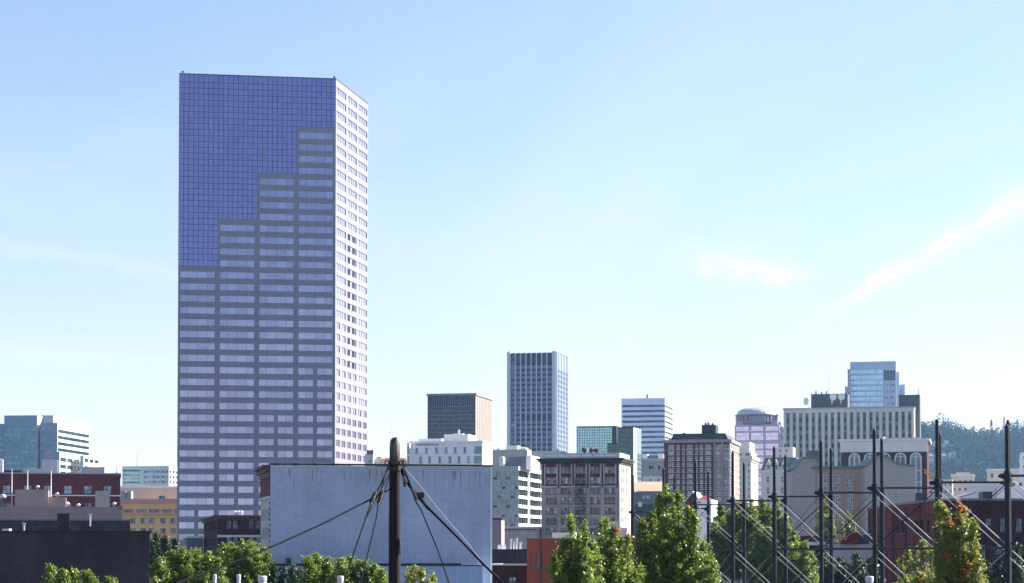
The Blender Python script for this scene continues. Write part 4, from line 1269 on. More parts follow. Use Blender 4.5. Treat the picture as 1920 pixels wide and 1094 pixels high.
k = Block('white_roof_house', 'white box building with two windows above green mansard', 'building', 1453, 1487, 838.5, 500, 12, xr2=1491)
f = k.front
f.grid(2, 2, f.ztop(860), f.ztop(840), G_mid, M_frame, .35, .6, k.W * .12, k.W * .8, dep=.2); k.walls(M_offwhite, M_white); k.roof(M_roof)
box_on(k, 'roof_vent', M_dark, 1470, 1473, 833, 839, 'little dark vent on the white box building', 'vent', 1, .5)
k = Block('dark_roof_box', 'black rooftop box left of the arched brick building', 'building', 1513, 1537, 845, 500, 12, L=6); k.walls(M_pent); k.roof(M_roof)

# ------------------------------------------------------------------ tan hotel with two curved gables
t = Block('curved_gable_hotel', 'tan hotel with two wavy green-edged gables behind steel frame', 'hotel', 1514, 1628, 877, 400, 12, L=14)
T, f = t.t, t.front
M_tanst = mat('tan_stucco', (0.30, 0.22, 0.16), .85, .07, .25, .06)
M_greyst = mat('grey_beige_stucco', (0.32, 0.31, 0.29), .85, .07, .25, .06)
for x, w, nx in ((1533, 17, 3), (1561, 14, 3), (1586.5, 12, 3), (1614, 4.5, 1), (1623.5, 3, 1)):
    for (ya, yb) in ((891, 905), (906.5, 919), (928, 941), (942.5, 955), (964, 975)):
        f.win(f.ucol(x, t.zt), f.ucol(x + w, t.zt), f.ztop(yb), f.ztop(ya), G_dark, M_framew, nx, 2, .07, .15)
t.walls(M_tanst, M_greyst); t.roof(M_roof)
b = MB(); f.slab(b, 0, t.W, t.zt - .25, t.zt + .3, .15, .5); b.build('copper_edge', M_copper, T)
def wavy(ptsx, Y, face_m, wins, depth=12):
    """gable wall whose top follows a wave, with a copper capping"""
    pts = []
    for a, c in zip(ptsx, ptsx[1:]):
        for q in range(6):
            s_ = q / 6; pts.append((a[0] + (c[0] - a[0]) * s_, a[1] + (c[1] - a[1]) * (s_ * s_ * (3 - 2 * s_))))
    pts.append(ptsx[-1])
    Q = [P(x, y, Y) for x, y in pts]
    fc = Face(T, Q[0].xy, Q[-1].xy, 0, min(q.z for q in Q) - .05)
    for (x0, x1, ya, yb) in wins: fc.win(fc.ucol(x0, fc.z1), fc.ucol(x1, fc.z1), fc.ztop(yb), fc.ztop(ya), G_house, M_framew, 1, 2, .07, .18)
    fc.wall(face_m)
    b = MB(); b2 = MB()
    for q0, q1 in zip(Q, Q[1:]):
        b.face([(q0.x, Y, fc.z1), (q1.x, Y, fc.z1), (q1.x, Y, q1.z), (q0.x, Y, q0.z)])
        c8 = []
        for qq in (q0, q1):
            c8.append([(qq.x, Y - .3, qq.z), (qq.x, Y - .3, qq.z + .32), (qq.x, Y + depth, qq.z + .32), (qq.x, Y + depth, qq.z)])
        A_, B_ = c8
        for e in range(4): g_ = (e + 1) % 4; b2.face([A_[e], B_[e], B_[g_], A_[g_]])
    b.build('gable_top', face_m, T); b2.build('copper_roof', M_copper, T)
    for qq, s_ in ((Q[0], -1), (Q[-1], 1)):
        b = MB(); b.face([(qq.x, Y, 0), (qq.x, Y + depth, 0), (qq.x, Y + depth, qq.z), (qq.x, Y, qq.z)]); b.build('side_wall', face_m, T)
wavy([(1484, 884), (1507, 860), (1528, 860), (1541, 877)], 402, M_greyst, [(1497, 1500, 893, 902), (1497, 1500, 911, 920), (1497, 1500, 929, 938)])
wavy([(1622, 877), (1640, 861), (1657, 857), (1686, 872), (1716, 876)], 396, M_greyst, [(1677, 1683.5, 889, 898), (1677, 1683.5, 907, 916), (1677, 1683.5, 925, 934)])

# ------------------------------------------------------------------ pale buildings at the foot of the hills
k = Block('cream_hillfoot_building', 'cream building with small windows below hillside right of steel post', 'building', 1784, 1826, 891, 760, 12, L=14)
f = k.front; f.grid(4, 2, f.ztop(925), f.ztop(896), G_house, M_framew, .5, .45, dep=.25); k.walls(M_cream); k.roof(M_roof); k.ring(M_offwhite, k.zt - .3, k.zt + .3, .3)
k2 = sub(k.t, 1792, 1818, 886, 763, 12, L=9); k2.walls(M_cream); k2.roof(M_roof)
k = Block('white_warehouse', 'wide white windowless building behind the dark brick block', 'building', 1812, 1960, 903, 560, 12, L=20)
f = k.front
f.win(f.ucol(1897, k.zt), f.ucol(1903, k.zt), f.ztop(912), f.ztop(904.5) - .2, G_dark, M_framed, 1, 2, .08, .2); f.win(f.ucol(1910, k.zt), f.ucol(1916, k.zt), f.ztop(912), f.ztop(904.5) - .2, G_dark, M_framed, 1, 2, .08, .2)
k.walls(M_white); k.roof(M_roof)
k = Block('cream_upper_building', 'cream building with three windows at far right', 'building', 1851, 1960, 880, 700, 12, L=20)
f = k.front; f.grid(6, 1, f.ztop(899), f.ztop(884), G_house, M_framew, .3, .6, dep=.25); k.walls(M_cream); k.roof(M_roof); k.ring(M_offwhite, k.zt - .3, k.zt + .2, .25, 'coping')
k = Block('tall_white_building', 'white building cut by the right edge of picture', 'building', 1914, 1980, 848, 650, 12, L=20); k.front.grid(5, 3, k.front.ztop(900), k.front.ztop(850), G_mid, M_frame, .4, .3, dep=.2); k.walls(M_white); k.roof(M_roof)
k = Block('beige_hillfoot_building', 'low beige building below hillside behind tallest steel post', 'building', 1741, 1786, 899, 700, 12, L=12); k.front.grid(5, 2, k.front.ztop(930), k.front.ztop(902), G_house, M_framew, .45, .45, dep=.25); k.walls(M_concrete); k.roof(M_roof)
k = Block('blue_white_building', 'pale blue-white shed with slanted dark roof strip', 'building', 1812, 1870, 908, 520, 12, L=12); k.walls(M_offwhite); k.roof(M_roof)
b = MB(); a, c = P(1797, 932, 500), P(1831, 922, 500); b.face([a, c, (c.x, 512, c.z), (a.x, 512, a.z)]); b.face([(a.x, 500, a.z - .3), (c.x, 500, c.z - .3), c, a])
b.prism([(a.x + .3, 500.5), (c.x - .3, 500.5), (c.x - .3, 511), (a.x + .3, 511)], 0, a.z - .32)
mesh_thing(b, 'lean_to_shed', M_slate, 'dark lean-to roof in front of the blue-white shed', 'shed')
# orange crane boom
M_orange = mat('crane_orange', (0.62, 0.27, 0.05), .5, .08, 1, .05)
t = empty('crane', (P(1757, 900, 460).x, 460, 0), 'orange lattice crane boom left of the tallest steel post', 'crane')
a, c = P(1733, 883, 460), P(1760, 898, 460)
b = MB()
for o_ in ((0, 0, .35), (0, .5, .35), (0, 0, -.35), (0, .5, -.35)): b.tube([a + Vector(o_), c + Vector(o_)], .09, 4)
for q in range(8):
    p0, p1 = a.lerp(c, q / 8), a.lerp(c, (q + 1) / 8); b.tube([p0 + Vector((0, 0, .35)), p1 + Vector((0, 0, -.35))], .06, 4)
b.build('boom', M_orange, t)
b = MB(); b.tube([(c.x + .2, 460.3, 0), (c.x + .2, 460.3, c.z + .3)], .3, 8); b.build('mast', M_dark, t)
b = MB(); b.box(c.x - .3, c.x + .8, 459.4, 461.4, c.z - 1.4, c.z - .3); b.build('cab', M_dark, t)
# ------------------------------------------------------------------ big white painted wall with rust streaks
def rusty_white(name, f):
    m, n, l, bs = _new(name)
    uv = n.new('ShaderNodeUVMap'); uv.uv_map = 'uv'
    sp = n.new('ShaderNodeSeparateXYZ'); l.new(uv.outputs[0], sp.inputs[0])
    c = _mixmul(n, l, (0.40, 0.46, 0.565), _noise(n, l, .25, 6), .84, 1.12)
    c = _mixmul(n, l, c, _noise(n, l, 3.0, 6), .91, 1.08)
    c = _mixmul(n, l, c, _noise(n, l, 1, 5, (.6, .6, .05)), .90, 1.06)
    c = _mixmul(n, l, c, _noise(n, l, 1, 5, (4, 4, .12)), .93, 1.06)
    c = _mixmul(n, l, c, _noise(n, l, 1, 3, (.25, .25, 2.6)), .95, 1.05)
    def math_(op, a, b=None):
        q = n.new('ShaderNodeMath'); q.operation = op
        for i, v in enumerate((a, b)):
            if v is None: continue
            if isinstance(v, (int, float)): q.inputs[i].default_value = v
            else: l.new(v, q.inputs[i])
        return q.outputs[0]
    def ramp(v, a, b_):
        q = n.new('ShaderNodeMapRange'); q.interpolation_type = 'SMOOTHSTEP'
        q.inputs['From Min'].default_value = a; q.inputs['From Max'].default_value = b_
        l.new(v, q.inputs['Value']); return q.outputs[0]
    drop = math_('SUBTRACT', f.z1, sp.outputs[1])     # metres below the coping
    line = _noise(n, l, 1.0, 3, (5.5, .25, 1), uv.outputs[0], .7)
    place = _noise(n, l, 1.0, 2, (.42, .0, 1), uv.outputs[0])
    length = _noise(n, l, 1.0, 1, (2.6, 0, 1), uv.outputs[0])
    thr = ramp(line, .53, .62)
    fade = math_('MULTIPLY', ramp(drop, .12, .5), math_('SUBTRACT', 1.0, ramp(math_('SUBTRACT', drop, math_('MULTIPLY', ramp(length, .3, .7), 2.2)), -.2, 1.0)))
    rust = math_('MULTIPLY', math_('MULTIPLY', thr, fade), ramp(place, .40, .53))
    mx = n.new('ShaderNodeMix'); mx.data_type = 'RGBA'
    l.new(math_('MULTIPLY', rust, .92), mx.inputs['Factor']); l.new(c, mx.inputs['A']); mx.inputs['B'].default_value = (.22, .10, .025, 1)
    # long faint yellow-green runs below
    thin = math_('MULTIPLY', ramp(_noise(n, l, 1.0, 2, (3.0, .06, 1), uv.outputs[0]), .52, .75), math_('SUBTRACT', 1.0, ramp(drop, 1.0, 4.5)))
    mx2 = n.new('ShaderNodeMix'); mx2.data_type = 'RGBA'
    l.new(math_('MULTIPLY', thin, .28), mx2.inputs['Factor']); l.new(mx.outputs['Result'], mx2.inputs['A']); mx2.inputs['B'].default_value = (.28, .27, .14, 1)
    l.new(mx2.outputs['Result'], bs.inputs['Base Color'])
    bs.inputs['Roughness'].default_value = .75; bs.inputs['Specular IOR Level'].default_value = .25
    br = n.new('ShaderNodeTexBrick'); br.inputs['Scale'].default_value = 1; br.inputs['Brick Width'].default_value = .24; br.inputs['Row Height'].default_value = .08
    br.inputs['Mortar Size'].default_value = .012; l.new(uv.outputs[0], br.inputs['Vector'])
    bp = n.new('ShaderNodeBump'); bp.inputs['Strength'].default_value = .25; bp.inputs['Distance'].default_value = .01
    l.new(br.outputs['Fac'], bp.inputs['Height']); bp.invert = True; l.new(bp.outputs[0], bs.inputs['Normal'])
    return m
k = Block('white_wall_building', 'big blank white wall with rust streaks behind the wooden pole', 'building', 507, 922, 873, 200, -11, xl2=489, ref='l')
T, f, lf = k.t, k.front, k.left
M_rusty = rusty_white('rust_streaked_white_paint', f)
M_tar = mat('black_tar', (0.018, 0.018, 0.022), .8, .2, 1, 0)
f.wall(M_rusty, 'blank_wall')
M_wall_lav = mat('grey_white_side', (0.46, 0.45, 0.46), .85, .1, .4, .12)
zs = zat(930.5, 201)
for i in range(5):
    u = lf.W * (.10 + .18 * i)
    lf.win(u, u + lf.W * .085, zat(924, 203), zat(903, 203), G_house, M_brickdk, 1, 2, .05, .2)
    for (ya, yb) in ((955, 976), (990, 1010), (1022, 1040)):
        lf.win(u, u + lf.W * .085, zat(yb, 203), zat(ya, 203), G_house, M_framed, 1, 2, .05, .2)
lf.wall(M_wall_lav, 'side_wall', parent=None)
lfu = Face(T, k.BL + lf.n * .04, k.FL + lf.n * .04, zs, k.zt)
for i in range(5):
    u = lf.W * (.10 + .18 * i); lfu.win(u, u + lf.W * .085, zat(924, 203), zat(903, 203), G_house, M_brickdk, 1, 2, .05, .2)
lfu.wins = [(w[0], w[1], w[2], w[3], w[4], w[5], w[6], w[7], 0.0, 0.02, 0.0, w[11]) for w in lfu.wins]
_w = lfu.wins
lfu.wall(M_brickred, 'brick_storey') if False else None
b = MB(); us_ = [0.0] + [q for i in range(5) for q in (lf.W * (.10 + .18 * i), lf.W * (.185 + .18 * i))] + [lf.W]
for a, c in zip(us_[0::2], us_[1::2]): lf.slab(b, a, c, zs, k.zt - .9, .04, 0)
lf.slab(b, 0, lf.W, zat(902.6, 203), k.zt - .9, .045, 0); lf.slab(b, 0, lf.W, zs, zat(924.4, 203), .045, 0)
b.build('brick_storey', M_brickred, T)
b = MB(); lf.slab(b, 0, lf.W, zs - .25, zs, .15, 0); b.build('belt_course', M_concrete, T)
M_corn2 = mat('dark_maroon_cornice', (0.075, 0.04, 0.045), .7, .1, .6, .08)
for za, zb_, o_ in ((-1.0, -.55, .15), (-.545, -.2, .4), (-.195, .05, .7)):
    b = MB(); lf.slab(b, -.3, lf.W - .02, k.zt + za, k.zt + zb_, o_, 0); b.build('cornice', M_corn2, T)
b = MB(); f.slab(b, -.1, k.W + .1, k.zt + .055, k.zt + .2, .14, .4); b.build('tar_coping', M_tar, T)
qn = MB(); qn.box(-.02, .3, -.06, 0, 0, .26); qnm = qn.mesh('quoin', M_tar)
for j in range(13): piece(T, 'quoin', qnm, qn, lf.pt(lf.W - .34, zs - .8 - j * .5, 0), lf.rot, [M_tar])
k.right.wall(M_wall_lav); k.back.wall(M_wall_lav); k.roof(M_roof)
qq = MB(); f.slab(qq, k.W - .12, k.W + .03, 0, k.zt, .05, .1); qq.build('corner_strip', M_white, T)
b = MB(); u = f.ucol(537, k.zt); f.slab(b, u, u + .42, f.ztop(1056, u), f.ztop(1047, u), .25); b.build('vent_box', M_dark, T)
k2 = Block('white_annex', 'lower white annex with black tar ledge below the big white wall', 'building', 512, 905, 1061.5, 196, -11, L=3.6, ref='l')
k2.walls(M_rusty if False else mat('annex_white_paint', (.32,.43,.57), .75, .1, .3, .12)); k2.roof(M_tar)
b = MB(); k2.front.slab(b, -.1, k2.W * .895, k2.zt + .0, k2.zt + .22, .12, .6); b.build('tar_ledge', M_tar, k2.t)
b = MB(); k2.front.slab(b, k2.W * .9, k2.W + .05, k2.zt - .02, k2.zt + .06, .06, .4); b.build('coping', M_tar, k2.t)

# ------------------------------------------------------------------ dark red brick house with cornice
k = Block('dark_red_corner_building', 'dark red brick corner building with black cornice before the tower', 'building', 408, 520, 969, 300, -11, xl2=382, ref='l')
T, f, lf = k.t, k.front, k.left
for x in (426, 438, 468, 480):
    f.win(f.ucol(x - 1, k.zt), f.ucol(x + 8, k.zt), f.ztop(992), f.ztop(976), G_house, M_framed, 2, 2, .05, .15, .05)
    f.win(f.ucol(x - 1, k.zt), f.ucol(x + 8, k.zt), f.ztop(1022), f.ztop(1007), G_mid, M_framed, 2, 2, .06, .15)
for i in range(5):
    u = lf.W * (.08 + .18 * i); lf.win(u, u + lf.W * .09, f.ztop(994), f.ztop(977), G_house, M_framed, 1, 2, .05, .15); lf.win(u, u + lf.W * .09, f.ztop(1024), f.ztop(1008), G_house, M_framed, 1, 2, .05, .15)
f.wall(M_brickdk); lf.wall(M_brickdk); k.right.wall(M_brickdk); k.back.wall(M_brickdk); k.roof(M_roof)
b = MB(); z = f.ztop(1003.5)
f.slab(b, 0, k.W, z - .3, z, .1); b.build('belt_course', M_concrete, T)
for za, zb_, o_ in ((-.45, -.1, .25), (-.095, .2, .6)): k.ring(M_corn2, k.zt + za, k.zt + zb_, o_, 'cornice', .05)
for i, x in enumerate((441, 447, 453)):
    b = MB(); q = P(x, 966, 303); b.lathe((q.x, 303), [(.1, k.zt - .3), (.1, q.z + .25), (.22, q.z + .3), (.18, q.z + .55), (.03, q.z + .6)], 8)
    mesh_thing(b, 'roof_vent', M_white, ('left', 'middle', 'right')[i] + ' of three tiny white vents on the dark red corner roof', 'vent', 'tiny vents on the corner roof')
k = Block('grey_shed_roof', 'low grey roof with white edge left of the dark red corner building', 'building', 350, 381, 1008, 330, -11, L=10); k.walls(M_slate); k.ring(M_white, k.zt - .1, k.zt + .25, .2, 'coping'); k.roof(M_roof)

# ------------------------------------------------------------------ roofs at the lower left
k = Block('red_brick_block', 'red brick building with white string course at far left', 'building', -70, 226, 889, 400, -11, L=18)
T, f = k.t, k.front
for x in (5, 45, 82, 120, 157.5, 194):
    f.win(f.ucol(x, k.zt), f.ucol(x + 15, k.zt), f.ztop(926.5), f.ztop(910.5), G_mid, M_framed, 2, 2, .09, .22, .0)
    f.win(f.ucol(x, k.zt), f.ucol(x + 15, k.zt), f.ztop(958), f.ztop(943), G_house, M_framed, 2, 2, .09, .22, .0)
for x in (-35,): f.win(f.ucol(x, k.zt), f.ucol(x + 15, k.zt), f.ztop(926.5), f.ztop(910.5), G_mid, M_framed, 2, 2, .09, .22)
k.walls(M_brickred); k.roof(M_roof)
b = MB(); f.slab(b, 0, k.W, f.ztop(930.2), f.ztop(928.2), .12); b.build('string_course', M_white, T)
b = MB(); f.slab(b, 0, k.W, f.ztop(899), f.ztop(897.5), .1); f.slab(b, -.1, k.W + .1, f.ztop(895.5), k.zt - .1, .28); b.build('cornice', M_brickred, T)
b = MB(); f.slab(b, -.1, k.W + .1, k.zt - .08, k.zt + .12, .34, .5); b.build('coping', mat('lead_coping', (.35, .33, .36), .6, .1, 1, 0), T)
M_lilac = mat('lilac_grey_metal', (.45, .45, .52), .6, .06, .5, .06)
box_on(k, 'roof_unit', M_lilac, 78, 108, 862, 889, 'large pale lilac box on the red brick building', 'roof unit', 3, 4)
box_on(k, 'roof_unit', M_lilac, 43, 78, 879, 889, 'low pale lilac box beside the large one on red brick building', 'roof unit', 3, 3)
box_on(k, 'roof_unit', M_blush, 153, 196, 876, 889, 'pinkish roof box at right on the red brick building', 'roof unit', 3, 4)
box_on(k, 'roof_unit', M_dark, 6, 40, 882, 889, 'low dark unit at left on the red brick building', 'roof unit', 2, 2)
mast(219, 872, 889, 405, .1, 'roof_pipe', M_grey, 'short pipe near the right corner of the red brick roof', 'pipe')
b = MB(); q = P(3, 888, 402); b.tube([(q.x, 402, k.zt - .4), (q.x, 402, zat(863, 402)), (q.x - .7, 402, zat(862, 402))], .35, 8)
mesh_thing(b, 'vent_duct', M_galv, 'bent silver duct at the far left edge above red brick', 'duct')
for i, (x, y0, y1) in enumerate(((22, 880, 922), (51.5, 882, 922), (95.5, 882, 922))):
    mast(x, y0, y1 + 30, 232, .07, 'roof_pole', M_white, ('leftmost', 'middle', 'rightmost')[i] + ' of three white poles before the red brick building', 'pole', 'white poles before the red brick building')
# beige stucco building in front of it
k = Block('beige_stucco_building', 'low windowless beige stucco building in front of the red brick', 'building', -70, 229, 951, 225, -11, L=14)
M_stucco = mat('pinkish_stucco', (0.31, 0.235, 0.225), .9, .08, .4, .08)
k.walls(M_stucco); k.roof(M_roof); T, f = k.t, k.front
b = MB(); f.slab(b, f.ucol(221, k.zt), k.W + .05, k.zt - .25, k.zt + .12, .05, .5); b.build('dark_end_cap', M_slate, T)
k2 = sub(T, 28, 91, 918.5, 230, -11, L=6); k2.walls(M_stucco); k2.roof(M_roof)
k3 = sub(T, 91, 123.5, 932.5, 231, -11, L=6); k3.walls(M_stucco); k3.roof(M_roof)
b = MB(); g = k2.front; g.slab(b, g.ucol(84, k2.zt), g.ucol(91, k2.zt), g.ztop(938), g.ztop(920.5), .02); g.slab(b, g.ucol(72, k2.zt), g.ucol(85, k2.zt), g.ztop(938.5), g.ztop(937), .03); b.build('wall_patch', mat('stucco_patch', (.40, .32, .30), .9, .08, .6, .1), T)
M_khaki = mat('khaki_panel', (0.36, 0.35, 0.28), .8, .08, .5, .08)
box_on(k, 'stair_hut', M_khaki, 179, 206, 921, 951, 'khaki stair hut on the beige stucco roof', 'hut', 2.5, 3)
for i, (x, y, s_, lab) in enumerate(((5, 934, 1.6, 'fat silver vent at the far left edge of the beige roof'), (70.5, 914, .8, 'round silver vent on top of the raised beige wall'), (126, 946, 1.0, 'first silver vent right of the step on the beige roof'), (147, 948, .8, 'second silver vent right of the step on the beige roof'), (214, 946, .9, 'silver vent right of the khaki hut'), (107, 927, .7, 'low silver vent on the middle beige step'))):
    q = P(x, y, 234); base = {70.5: k2.zt, 107: k3.zt}.get(x, k.zt) - .45
    r_ = .16 * s_
    b = MB(); b.lathe((q.x, 234), [(r_ * .7, base), (r_ * .7, q.z - r_ * .5), (r_ * 1.5, q.z - r_ * .4), (r_ * 1.6, q.z + r_ * .7), (r_ * .9, q.z + r_ * 1.5), (.02, q.z + r_ * 1.7)], 12)
    mesh_thing(b, 'roof_vent', M_galv, lab, 'vent', 'silver roof vents at left', smooth=True)
# dark parapet behind and the dark brick wall in front
M_sooty = mat('sooty_parapet', (0.05, 0.042, 0.052), .9, .35, .9, .25)
k = Block('sooty_parapet_building', 'low soot-dark brick building with patchy wall left of yellow building', 'building', -70, 244, 976.5, 185, -11, L=12)
k.walls(M_sooty); k.roof(M_tar)
b = MB(); f = k.front; f.slab(b, -.1, k.W + .06, k.zt - .02, k.zt + .1, .06, .4); b.build('coping', M_slate, k.t)
for i, (x, y0, y1) in enumerate(((45, 983, 1000), (169, 966, 980))):
    b = MB(); q = P(x, y1, 170 if i == 0 else 182); yy = q.y
    zt = zat(y0, yy); b.tube([(q.x, yy, q.z - .3), (q.x, yy, zt)], .07, 8); b.tube([(q.x - .16, yy, zt + .02), (q.x + .12, yy, zt + .02)], .07, 8)
    mesh_thing(b, 'roof_pipe', M_galv, ('white T-shaped pipe on the dark brick roof at left', 'small mushroom pipe above the sooty parapet')[i], 'pipe')
k = Block('dark_brick_building', 'plain very dark brown brick wall filling the lower left corner', 'building', -70, 281, 998, 155, -11, L=10)
T, f = k.t, k.front
f.win(f.ucol(-40, k.zt), f.ucol(-25, k.zt), f.ztop(1075), f.ztop(1050), G_dark, M_framed, 2, 2, .05, .15)
k.walls(M_brickbrown); k.roof(M_tar)
b = MB(); f.slab(b, -.1, k.W + .08, k.zt - .05, k.zt + .08, .07, .35); b.build('coping', M_tar, T)
b = MB(); u0, u1 = f.ucol(107, k.zt), f.ucol(130, k.zt); b.obox(k.FL + k.u * u0 + k.d * .5, k.u, k.d, u1 - u0, .9, k.zt - .4, f.ztop(964)); b.obox(k.FL + k.u * (u0 - .05) + k.d * .45, k.u, k.d, u1 - u0 + .1, 1.0, f.ztop(964) + .002, f.ztop(963)); b.build('chimney', M_brickbrown, T)
b = MB(); q = P(13, 994, 158); b.box(q.x - .25, q.x + .25, 157.6, 158.4, k.zt - .4, zat(992, 158)); mesh_thing(b, 'roof_hatch', M_white, 'flat white hatch on the dark brick roof at far left', 'hatch')

# ------------------------------------------------------------------ low brick roofs right of the white wall
k = Block('grey_cornice_building', 'low grey building with dentil cornice right of the white wall', 'building', 905, 1006, 990, 300, 12, L=12)
T, f = k.t, k.front
k.walls(M_conc_grey); k.roof(M_roof); k.ring(M_concrete, k.zt - .1, k.zt + .2, .45)
b = MB(); f.slab(b, 0, k.W, f.ztop(1001), f.ztop(999), .15); b.build('belt_course', M_concrete, T)
dn = MB(); dn.box(-.05, .05, -.3, 0, 0, .16); dnm = dn.mesh('dentil', M_slate)
for i in range(26): piece(T, 'dentil', dnm, dn, f.pt(k.W * (i + .5) / 26, k.zt - .3), f.rot, [M_slate])
k2 = Block('brown_stair_block', 'brown stair block on the roof beside the big white wall', 'building', 905, 940, 974, 290, 12, xr2=946); k2.walls(M_stucco); k2.roof(M_tar); k2.ring(M_tar, k2.zt - .05, k2.zt + .15, .12, 'coping')
k = Block('plum_brick_building', 'plum brick wall with white pipes on its roof', 'building', 900, 1000, 1030, 240, 12, L=10); k.walls(M_sooty); k.roof(M_white)
for i, (x, y0) in enumerate(((958, 1012), (964, 1016), (969, 1011), (976, 1018), (940, 1024))):
    q = P(x, y0, 243); b = MB(); b.tube([(q.x, 243, k.zt - .4), (q.x, 243, q.z)], .09, 8); b.tube([(q.x, 243, q.z - .05), (q.x, 243, q.z + .08)], .14, 8)
    mesh_thing(b, 'roof_pipe', M_galv, ('tall', 'middle', 'tallest', 'short right', 'lowest left')[i] + ' white pipe of the group on the plum brick roof', 'pipe', 'white pipes on the plum brick roof')
b = MB(); q = P(950, 1028, 244); b.box(q.x - 1.0, q.x - .1, 243.5, 245, k.zt - .4, zat(1022, 244)); mesh_thing(b, 'roof_unit', M_white, 'low white box among the pipes on plum brick roof', 'roof unit')
k = Block('maroon_brick_building', 'low maroon brick building right below the guy wires', 'building', 900, 1000, 1060, 222, 12, L=10)
f = k.front; f.win(f.ucol(953, k.zt), f.ucol(968, k.zt), f.ztop(1100), f.ztop(1082), G_dark, M_framed, 2, 2, .06, .2); k.walls(M_brickdk); k.roof(M_tar); k.ring(M_concrete, k.zt - .04, k.zt + .1, .06, 'coping')
k = Block('orange_brick_building', 'orange-red brick building with three slit windows behind left maple', 'building', 988, 1260, 1012, 212, 12, L=14, ref='l')
f = k.front
for x in (995.5, 1005, 1015.5): f.win(f.ucol(x, k.zt), f.ucol(x + 3.2, k.zt), f.ztop(1068), f.ztop(1038), G_dark, M_framed, 1, 3, .04, .15, .05)
k.walls(M_brickor); k.roof(M_tar); b = MB(); f.slab(b, -.05, k.W + .05, k.zt - .02, k.zt + .12, .08, .3); b.build('coping', M_corn2, k.t)
b = MB(); b.tube([f.pt(f.ucol(1013, k.zt), 2, .06), f.pt(f.ucol(1013, k.zt), k.zt - .1, .06)], .05, 6); b.build('downpipe', M_dark, k.t)
box_on(k, 'roof_unit', M_offwhite, 1024, 1066, 999, 1012, 'long pale low roof box on the orange brick building', 'roof unit', 3, 4)
b = MB(); q = P(1150, 985, 240); b.box(q.x - .5, q.x + .5, 239, 241, 0, zat(978, 240)); b.box(q.x + .6, q.x + 1.4, 239.3, 241, 0, zat(990, 240))
mesh_thing(b, 'white_chimney', M_offwhite, 'pale chimney beside the sunlit corner of the corniced building', 'chimney')

# ------------------------------------------------------------------ small buildings between trees and frame
k = Block('red_gable_house', 'small red house with white-edged grey gable by the steel frame', 'house', 1286, 1312, 938, 380, 12, L=9)
f = k.front; k.walls(M_brickred)
b = MB(); zz0 = k.zt; ap = f.ztop(922); mid = k.W / 2
b2 = MB(); b2.face([f.pt(0, zz0), f.pt(k.W, zz0), f.pt(mid, ap)]); b2.build('gable', M_brickred, k.t)
for a, c in ((-.3, mid), (k.W + .3, mid)):
    zl = zz0 - .25
    pts = [f.pt(a, zl, .3), f.pt(c, ap + .1, .3), f.pt(c, ap + .1, -9), f.pt(a, zl, -9)]
    b.face(pts); b.face([f.pt(a, zl, .3), f.pt(c, ap + .1, .3), f.pt(c, ap - .2, .3), f.pt(a, zl - .3, .3)])
b.build('roof', mat('pale_metal_roof', (.45, .48, .5), .5, .08, 1, .05), k.t)
f2 = f
k = Block('white_low_building', 'low white building with red roof panel between steel posts', 'building', 1306, 1334, 937, 345, 12, L=8)
f = k.front; f.win(f.ucol(1309, k.zt), f.ucol(1313, k.zt), f.ztop(944), f.ztop(941), G_dark, M_framed, 1, 1, .04, .1); k.walls(M_white)
M_redroof = mat('red_metal_roof', (.20, .018, .022), .5, .1, 1, .05)
b = MB(); a, c = f.ucol(1310, k.zt), f.ucol(1324, k.zt); b.face([f.pt(a - .3, k.zt, .2), f.pt(c + .3, k.zt, .2), f.pt(c - .2, f.ztop(929.5), -3), f.pt(a + .4, f.ztop(929.5), -3)]); b.face([f.pt(c + .3, k.zt, .2), f.pt(c + .3, k.zt, -6), f.pt(c - .2, f.ztop(929.5), -3)]); b.face([f.pt(a - .3, k.zt, -6), f.pt(a - .3, k.zt, .2), f.pt(a + .4, f.ztop(929.5), -3)]); b.build('red_roof', M_redroof, k.t); k.roof(M_roof, .02)
k = Block('cream_shopfront', 'cream and red shopfront low behind the steel posts', 'building', 1376, 1402, 941, 420, 12, L=8)
f = k.front; f.grid(3, 1, f.ztop(955), f.ztop(945), G_house, M_framew, .6, .6, dep=.2); k.walls(M_cream); k.roof(M_roof); b = MB(); f.slab(b, .3, k.W - .3, f.ztop(957), f.ztop(953.5), .4); b.build('red_sign', M_redroof, k.t)
k = Block('slate_block', 'low slate grey block behind the trees right of the hotel', 'building', 1262, 1440, 948, 400, 12, L=8); k.walls(M_slate); k.roof(M_roof)
k = Block('low_white_band_building', 'low maroon building with white roof band behind steel frame', 'building', 1480, 1546, 1005, 240, 4, L=10)
f = k.front; k.walls(M_brickdk); k.roof(M_tar); b = MB(); f.slab(b, -.2, k.W + .1, f.ztop(1023), f.ztop(1016.5), 1.2); b.build('white_canopy', M_white, k.t)
k = Block('low_white_building', 'low white wall with dark roof behind the middle steel posts', 'building', 1556, 1640, 1021, 236, 4, L=10); k.walls(M_offwhite); k.roof(M_tar)
b = MB(); f = k.front; f.slab(b, f.ucol(1604, k.zt), f.ucol(1632, k.zt), k.zt - .2, f.ztop(1003), -.8, 3); b.build('dark_roof_box', M_slate, k.t)
b = MB(); f.slab(b, f.ucol(1604, k.zt), f.ucol(1634, k.zt), f.ztop(1002.8), f.ztop(1001), -.6, 3.1); b.build('white_edge', M_white, k.t)
